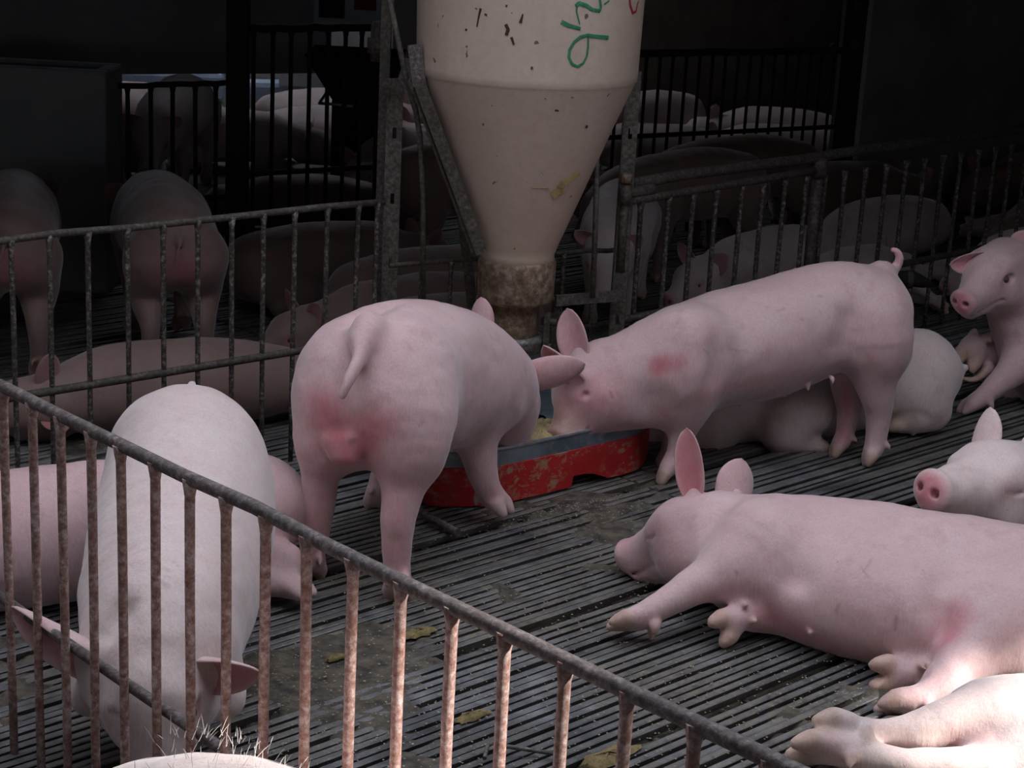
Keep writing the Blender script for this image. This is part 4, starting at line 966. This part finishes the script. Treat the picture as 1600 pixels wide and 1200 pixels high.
# ---- the head resting behind it at the right edge
def pig_j():
    B = Body(.006)
    P = Z(1568, 766, 4.50); f = unit(Z(1450, 755, 4.36)-P); u = np.array([-.05, -.10, 1.0])
    f = unit(f+np.array([0, -.12, .03]))
    head(B, P, f, u, 1.38, closed=True, jowl=1.1)
    B.chain([W(1590, 775, 4.52, 70), W(1650, 790, 4.6, 88), W(1740, 800, 4.7, 112), W(1850, 800, 4.75, 118), W(1950, 805, 4.8, 112)], .07)
    ear(B, Z(1528, 712, 4.54), Z(1548, 636, 4.60), (.55, .35, -.2), .105, .4, .0, .35, root=.8)
    ear(B, Z(1610, 722, 4.62), Z(1640, 670, 4.7), (-.4, -.6, 0), .1, .45, 0, .6)
    for s_ in (-1, 1): legc(B, [W(1700, 830, 4.62+s_*.09, 50), W(1650, 858, 4.55+s_*.09, 26), W(1610, 862, 4.50+s_*.1, 20)], (-1, -.2, 0), DN, 1)
    o = finish(B, 'pig', gp(1720, 860), 'white dozing pig at the right edge with pink snout, behind the stretched pig', SKW)
    # white bristles on brow and nape
    mb = MB(); rng = random.Random(4)
    for _ in range(150):
        x = rng.uniform(1486, 1600); y = 728-(x-1486)*.13+rng.uniform(-2, 12)+(10 if x < 1505 else 0); p = Z(x, y, 4.50+rng.uniform(-.03, .03)); dv = np.array([rng.uniform(-.6, .3), rng.uniform(-.3, .3), 1])*.014
        mb.tube([p, p+dv*.6, p+dv*1.2+np.array([-.004, 0, 0])], [.0006, .0005, .0002], 3, False)
    m, nt, b = mat('white_bristle'); b.inputs['Base Color'].default_value = (.85, .83, .8, 1); b.inputs['Roughness'].default_value = .5
    mb.build('bristles', m, o)['kind'] = 'stuff'; return o, m
_, M_br = pig_j()
# ---- sunlit pig at the lower right corner
def pig_k():
    B = Body(.0062)
    B.chain([W(1530, 1130, 3.42, 62), W(1585, 1145, 3.40, 92), W(1660, 1165, 3.38, 112), W(1760, 1190, 3.35, 122), W(1880, 1200, 3.3, 118)], .07)
    B.chain([W(1560, 1190, 3.32, 56), W(1640, 1215, 3.28, 80)], .06)
    legc(B, [W(1535, 1120, 3.38, 52), W(1485, 1128, 3.36, 40), W(1435, 1142, 3.345, 33), W(1385, 1143, 3.34, 22), W(1340, 1138, 3.34, 18), W(1325, 1137, 3.34, 17)], (-.95, -.05, .02), (.1, -.9, -.3), 1.2, splay=.3)
    legc(B, [W(1590, 1215, 3.26, 54), W(1500, 1203, 3.25, 36), W(1420, 1196, 3.255, 27), W(1350, 1180, 3.28, 26), W(1310, 1172, 3.29, 25), W(1296, 1168, 3.295, 24)], (-.95, -.05, .02), (.1, -.7, -.5), 1.3, splay=.4)
    B.col(0, Z(1300, 1170, 3.25), .08, st=.35, soft=1); B.col(0, Z(1540, 1165, 3.3), .07, st=.5, soft=1)
    B.col(0, Z(1490, 1180, 3.3), .06, Z(1560, 1170, 3.3), .05, .4, 1)
    P = W(2010, 1190, 3.3, 90)[0]; head(B, P, (1, 0, -.1), (0, -.1, 1), 1.05); ear(B, P+np.array([0, .07, .06]), P+np.array([0, .14, .14]), (1, .3, 0), .1); ear(B, P+np.array([0, -.07, .06]), P+np.array([0, -.14, .14]), (1, -.3, 0), .1)
    return finish(B, 'pig', gp(1600, 1190), 'sunlit pig lying in the lower right corner with two legs stretched to the left', SKW)
pig_k()
# ---- bristly back of a pig in the nearest pen, at the bottom edge
def pig_m():
    B = Body(.008); c = qp(395, 1260, 2.22); d = unit([.75, -.66, 0]); r = .165; top = qp(365, 1192, 2.22)[2]-.018
    c0 = np.array([c[0], c[1], top-r])
    S = lambda t, o=0, dz=0, rr=r: (c0+d*t+np.array([-d[1], d[0], 0])*o+np.array([0, 0, dz]), rr)
    B.chain([S(-.34, 0, -.13, .12), S(-.2, 0, -.055, .15), S(0, 0, 0, r), S(.2, 0, .0, r), S(.4, 0, -.06, .15), S(.52, 0, -.09, .11)], .07)
    B.chain([S(-.25, 0, -.1, .13), S(.3, 0, -.1, .15)], .07)
    for s_ in (-.085, .085):
        legc(B, [S(-.3, s_, -.15, .09), S(-.30, s_, -.26, .05), (np.array([*S(-.30, s_)[0][:2], .14]), .033), (np.array([*S(-.28, s_)[0][:2], .055]), .028)], d*.5+np.array([0, 0, -.85]), -d, 1)
        legc(B, [S(.33, s_, -.15, .09), S(.33, s_, -.26, .05), (np.array([*S(.33, s_)[0][:2], .14]), .033), (np.array([*S(.34, s_)[0][:2], .055]), .028)], d*.5+np.array([0, 0, -.85]), -d, 1)
    P = S(.64, 0, -.13)[0]; head(B, P, d+np.array([0, 0, -.5]), (0, 0, 1), 1.0)
    n = np.array([-d[1], d[0], 0])
    for s_ in (-1, 1): ear(B, P+n*.06*s_+np.array([0, 0, .06]), P+n*.14*s_+np.array([0, 0, .12])+d*.03, d, .1)
    o = finish(B, 'pig', c0, 'bristly sunlit back of a pig at the bottom edge, in front of the near fence', SKW)
    mb = MB(); rng = random.Random(9)
    for _ in range(260):
        t = rng.uniform(-.18, .22); a = rng.gauss(0, .5); p = S(t, 0, -.0 if t < 0 else -.15*t)[0]; nn = n*math.sin(a)+np.array([0, 0, math.cos(a)])
        q = p+nn*(r-.002); dv = unit(nn+np.array([rng.uniform(-.6, .6), rng.uniform(-.6, .6), rng.uniform(-.2, .3)]))*rng.uniform(.010, .032)
        mb.tube([q, q+dv*.6, q+dv+np.array([0, 0, -.002])], [.0006, .0005, .0002], 3, False)
    mb.build('bristles', M_br, o)['kind'] = 'stuff'
pig_m()
# ---- pig lying behind the standing one
def pig_f():
    B = Body(.007)
    B.chain([W(1435, 578, 5.76, 64), W(1400, 585, 5.72, 70), W(1320, 602, 5.66, 74), W(1240, 618, 5.60, 72), W(1165, 632, 5.54, 64), W(1110, 645, 5.50, 52)], .07)
    B.cap(W(1440, 590, 5.70, 56), W(1420, 620, 5.66, 50), .05)
    legc(B, [W(1440, 625, 5.66, 46), W(1458, 650, 5.64, 25), W(1430, 657, 5.60, 20), W(1412, 660, 5.59, 17)], (-.9, -.2, -.1), DN, 1.0, splay=.4, tone=1)
    B.col(1, Z(1400, 658, 5.56), .07, Z(1425, 655, 5.56), .06, .7, 1); B.col(0, Z(1455, 650, 5.6), .05, st=.5, soft=1)
    B.chain([W(1490, 585, 5.72, 10), W(1503, 578, 5.73, 5), W(1510, 574, 5.73, 4)], .02)
    B.chain([W(1262, 640, 5.46, 42), W(1232, 652, 5.42, 42), W(1225, 672, 5.41, 36)], .04)      # bent fore knee
    legc(B, [W(1225, 675, 5.41, 32), W(1250, 690, 5.41, 18), W(1268, 694, 5.42, 14)], (.9, .1, -.1), DN, .9)
    P = Z(1085, 655, 5.46); head(B, P, (-.95, -.1, -.18), (0, -.2, 1), 1.0, closed=True)
    ear(B, P+np.array([-.01, -.06, .06]), P+np.array([-.05, -.13, .10]), (-1, -.3, -.2), .1); ear(B, P+np.array([0, .07, .06]), P+np.array([-.02, .13, .12]), (-1, .3, 0), .1)
    B.col(0, Z(1420, 620, 5.6), .03, Z(1425, 640, 5.6), .03, .8, 1)
    return finish(B, 'pig', gp(1280, 680), 'cream pig lying on its belly behind the standing pig, rump to the right', SKW)
pig_f()
# ---- pig sitting up at the right edge
def pig_g():
    B = Body(.006)
    P = Z(1562, 425, 5.98); f = unit(Z(1500, 466, 5.86)-P); f = unit(f+np.array([-.15, -.35, 0])); u = np.array([-.25, -.25, .9])
    head(B, P, f, u, 1.12, jowl=1.2)
    B.chain([W(1585, 470, 6.02, 44), W(1610, 520, 6.05, 56), W(1650, 560, 6.1, 78), W(1720, 600, 6.15, 80)], .06)
    legc(B, [W(1612, 545, 5.99, 40), W(1578, 582, 5.94, 24), W(1552, 606, 5.92, 18), W(1535, 620, 5.905, 15), W(1527, 626, 5.90, 14)], (-.8, -.2, -.45), (.2, -.2, -1), 1.15, splay=.5, tone=.35)
    legc(B, [W(1690, 590, 5.98, 40), W(1670, 620, 5.93, 24), W(1645, 640, 5.91, 16)], (-.8, -.2, -.3), (0, 0, -1), 1)
    ear(B, Z(1542, 402, 5.96), Z(1484, 414, 5.92), (0, -1, -.3), .105, .6, -.02, .9)
    ear(B, Z(1592, 392, 6.06), Z(1604, 360, 6.10), (-.3, -.6, .2), .09, .45, 0, .5)
    B.col(0, Z(1580, 500, 5.9), .05, st=.4, soft=1)
    return finish(B, 'pig', gp(1660, 640), 'pig sitting up at the right edge, head raised before the back fence', SK)
pig_g()
def pig_h():
    B = Body(.007)
    B.chain([W(1560, 560, 6.22, 44), W(1610, 575, 6.28, 58), W(1680, 590, 6.36, 66), W(1760, 590, 6.5, 66)], .06)
    legc(B, [W(1552, 552, 6.16, 34), W(1528, 548, 6.10, 24), W(1520, 542, 6.06, 20)], (-.4, -.5, -.75), (.2, -.9, .5), 1.35, splay=.6)
    B.chain([W(1545, 575, 6.05, 9), W(1532, 588, 6.03, 6), W(1518, 594, 6.02, 5), W(1503, 590, 6.02, 4)], .015)
    legc(B, [W(1600, 610, 6.0+.18, 34), W(1580, 622, 6.16, 20)], (-.9, -.1, -.1), DN, 1)
    P = W(1850, 590, 6.6, 60)[0]; head(B, P, (.9, .2, 0), (0, -.1, 1), 1.0, closed=True)
    return finish(B, 'pig', gp(1640, 620), 'shaded pig lying behind the sitting pig, only its rear foot and side showing', SK)
pig_h()
# ---------------- the herd in the dim pens behind: three poses, every pig an object of its own
def t_stand():
    B = Body(.011); S = lambda x, y, z, r: (np.array([x, y, z]), r)
    B.chain([S(.12, 0, .45, .135), S(.30, 0, .47, .15), S(.5, 0, .46, .155), S(.68, 0, .45, .15), S(.80, 0, .45, .12), S(.88, 0, .45, .10)], .07)
    B.chain([S(.25, 0, .41, .14), S(.65, 0, .40, .14)], .06)
    for s_ in (-1, 1):
        legc(B, [S(.12, .07*s_, .40, .11), S(.16, .09*s_, .28, .065), S(.08, .09*s_, .18, .036), S(.10, .09*s_, .055, .027)], (.4, 0, -.8), (-.8, 0, -.4), 1)
        legc(B, [S(.68, .07*s_, .38, .095), S(.67, .09*s_, .26, .052), S(.68, .09*s_, .15, .034), S(.68, .09*s_, .055, .026)], (.4, 0, -.8), (-.8, 0, -.4), 1)
        ear(B, np.array([.93, .06*s_, .44]), np.array([1.0, .15*s_, .49]), (1, .2*s_, -.5), .11)
    head(B, (.95, 0, .38), (.8, 0, -.7), (.6, 0, .8), 1.05); B.chain([S(.80, 0, .43, .12), S(.92, 0, .39, .095)], .06)
    B.chain([S(-.01, 0, .50, .016), S(-.04, .01, .46, .009), S(-.035, .02, .38, .006)], .02)
    B.col(0, (0, 0, .38), .13, st=.5, soft=1)
    return B
def t_side():
    B = Body(.011); S = lambda x, y, z, r: (np.array([x, y, z]), r)
    B.chain([S(.10, 0, .14, .12), S(.28, 0, .15, .145), S(.5, 0, .155, .155), S(.70, 0, .15, .145), S(.84, .02, .13, .11)], .07)
    B.chain([S(.22, -.10, .11, .105), S(.45, -.12, .12, .115), S(.66, -.09, .11, .11)], .07)
    for z, dx, a in ((.13, 0, 1), (.05, .05, .9)):
        legc(B, [S(.14, -.08, z, .09*a), S(.24+dx, -.20, z*.9, .05), S(.18+dx, -.32, max(z*.7, .04), .033), S(.16+dx, -.40, max(z*.5, .03), .026)], (-.3, -1, 0), (-1, .3, 0), 1)
        legc(B, [S(.70, -.08, z, .075*a), S(.74+dx, -.20, z*.9, .042), S(.72+dx, -.31, max(z*.7, .04), .03), S(.71+dx, -.38, max(z*.5, .03), .025)], (-.2, -1, 0), (-1, .2, 0), 1)
    head(B, (.94, .02, .115), (1, -.12, -.08), (.05, .9, .5), 1.05, closed=True)
    ear(B, np.array([.90, .06, .18]), np.array([.90, .08, .31]), (.3, -.9, 0), .1); ear(B, np.array([.90, .09, .09]), np.array([.88, .21, .08]), (.3, 0, 1), .1)
    B.chain([S(0, .02, .17, .014), S(-.07, .03, .14, .007), S(-.10, .0, .12, .005)], .02)
    B.col(0, (.45, -.2, .1), .2, (.2, -.15, .1), .15, .4, 1)
    return B
def t_prone():
    B = Body(.011); S = lambda x, y, z, r: (np.array([x, y, z]), r)
    B.chain([S(.12, 0, .19, .15), S(.30, 0, .20, .165), S(.5, 0, .20, .165), S(.68, 0, .20, .15), S(.82, 0, .19, .115), S(.9, 0, .17, .10)], .08)
    for s_ in (-1, 1):
        B.chain([S(.14, .10*s_, .14, .10), S(.28, .15*s_, .09, .07)], .05)
        legc(B, [S(.26, .16*s_, .06, .05), S(.14, .17*s_, .045, .035), S(.22, .18*s_, .03, .025)], (1, 0, 0), DN, 1)
        legc(B, [S(.70, .09*s_, .10, .07), S(.66, .12*s_, .05, .042), S(.80, .12*s_, .035, .03)], (1, 0, 0), DN, 1)
        ear(B, np.array([.93, .06*s_, .23]), np.array([.96, .15*s_, .32]), (1, .2*s_, -.1), .11)
    head(B, (.97, 0, .165), (1, 0, -.25), (.2, 0, 1), 1.05)
    B.chain([S(-.02, 0, .20, .015), S(-.06, .02, .17, .007)], .02)
    return B
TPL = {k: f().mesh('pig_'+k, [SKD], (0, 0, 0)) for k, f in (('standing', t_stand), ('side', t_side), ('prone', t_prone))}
SKP = m_skin('pig_skin_far', (.62, .52, .50), (.72, .62, .60), (.62, .45, .42), .3)
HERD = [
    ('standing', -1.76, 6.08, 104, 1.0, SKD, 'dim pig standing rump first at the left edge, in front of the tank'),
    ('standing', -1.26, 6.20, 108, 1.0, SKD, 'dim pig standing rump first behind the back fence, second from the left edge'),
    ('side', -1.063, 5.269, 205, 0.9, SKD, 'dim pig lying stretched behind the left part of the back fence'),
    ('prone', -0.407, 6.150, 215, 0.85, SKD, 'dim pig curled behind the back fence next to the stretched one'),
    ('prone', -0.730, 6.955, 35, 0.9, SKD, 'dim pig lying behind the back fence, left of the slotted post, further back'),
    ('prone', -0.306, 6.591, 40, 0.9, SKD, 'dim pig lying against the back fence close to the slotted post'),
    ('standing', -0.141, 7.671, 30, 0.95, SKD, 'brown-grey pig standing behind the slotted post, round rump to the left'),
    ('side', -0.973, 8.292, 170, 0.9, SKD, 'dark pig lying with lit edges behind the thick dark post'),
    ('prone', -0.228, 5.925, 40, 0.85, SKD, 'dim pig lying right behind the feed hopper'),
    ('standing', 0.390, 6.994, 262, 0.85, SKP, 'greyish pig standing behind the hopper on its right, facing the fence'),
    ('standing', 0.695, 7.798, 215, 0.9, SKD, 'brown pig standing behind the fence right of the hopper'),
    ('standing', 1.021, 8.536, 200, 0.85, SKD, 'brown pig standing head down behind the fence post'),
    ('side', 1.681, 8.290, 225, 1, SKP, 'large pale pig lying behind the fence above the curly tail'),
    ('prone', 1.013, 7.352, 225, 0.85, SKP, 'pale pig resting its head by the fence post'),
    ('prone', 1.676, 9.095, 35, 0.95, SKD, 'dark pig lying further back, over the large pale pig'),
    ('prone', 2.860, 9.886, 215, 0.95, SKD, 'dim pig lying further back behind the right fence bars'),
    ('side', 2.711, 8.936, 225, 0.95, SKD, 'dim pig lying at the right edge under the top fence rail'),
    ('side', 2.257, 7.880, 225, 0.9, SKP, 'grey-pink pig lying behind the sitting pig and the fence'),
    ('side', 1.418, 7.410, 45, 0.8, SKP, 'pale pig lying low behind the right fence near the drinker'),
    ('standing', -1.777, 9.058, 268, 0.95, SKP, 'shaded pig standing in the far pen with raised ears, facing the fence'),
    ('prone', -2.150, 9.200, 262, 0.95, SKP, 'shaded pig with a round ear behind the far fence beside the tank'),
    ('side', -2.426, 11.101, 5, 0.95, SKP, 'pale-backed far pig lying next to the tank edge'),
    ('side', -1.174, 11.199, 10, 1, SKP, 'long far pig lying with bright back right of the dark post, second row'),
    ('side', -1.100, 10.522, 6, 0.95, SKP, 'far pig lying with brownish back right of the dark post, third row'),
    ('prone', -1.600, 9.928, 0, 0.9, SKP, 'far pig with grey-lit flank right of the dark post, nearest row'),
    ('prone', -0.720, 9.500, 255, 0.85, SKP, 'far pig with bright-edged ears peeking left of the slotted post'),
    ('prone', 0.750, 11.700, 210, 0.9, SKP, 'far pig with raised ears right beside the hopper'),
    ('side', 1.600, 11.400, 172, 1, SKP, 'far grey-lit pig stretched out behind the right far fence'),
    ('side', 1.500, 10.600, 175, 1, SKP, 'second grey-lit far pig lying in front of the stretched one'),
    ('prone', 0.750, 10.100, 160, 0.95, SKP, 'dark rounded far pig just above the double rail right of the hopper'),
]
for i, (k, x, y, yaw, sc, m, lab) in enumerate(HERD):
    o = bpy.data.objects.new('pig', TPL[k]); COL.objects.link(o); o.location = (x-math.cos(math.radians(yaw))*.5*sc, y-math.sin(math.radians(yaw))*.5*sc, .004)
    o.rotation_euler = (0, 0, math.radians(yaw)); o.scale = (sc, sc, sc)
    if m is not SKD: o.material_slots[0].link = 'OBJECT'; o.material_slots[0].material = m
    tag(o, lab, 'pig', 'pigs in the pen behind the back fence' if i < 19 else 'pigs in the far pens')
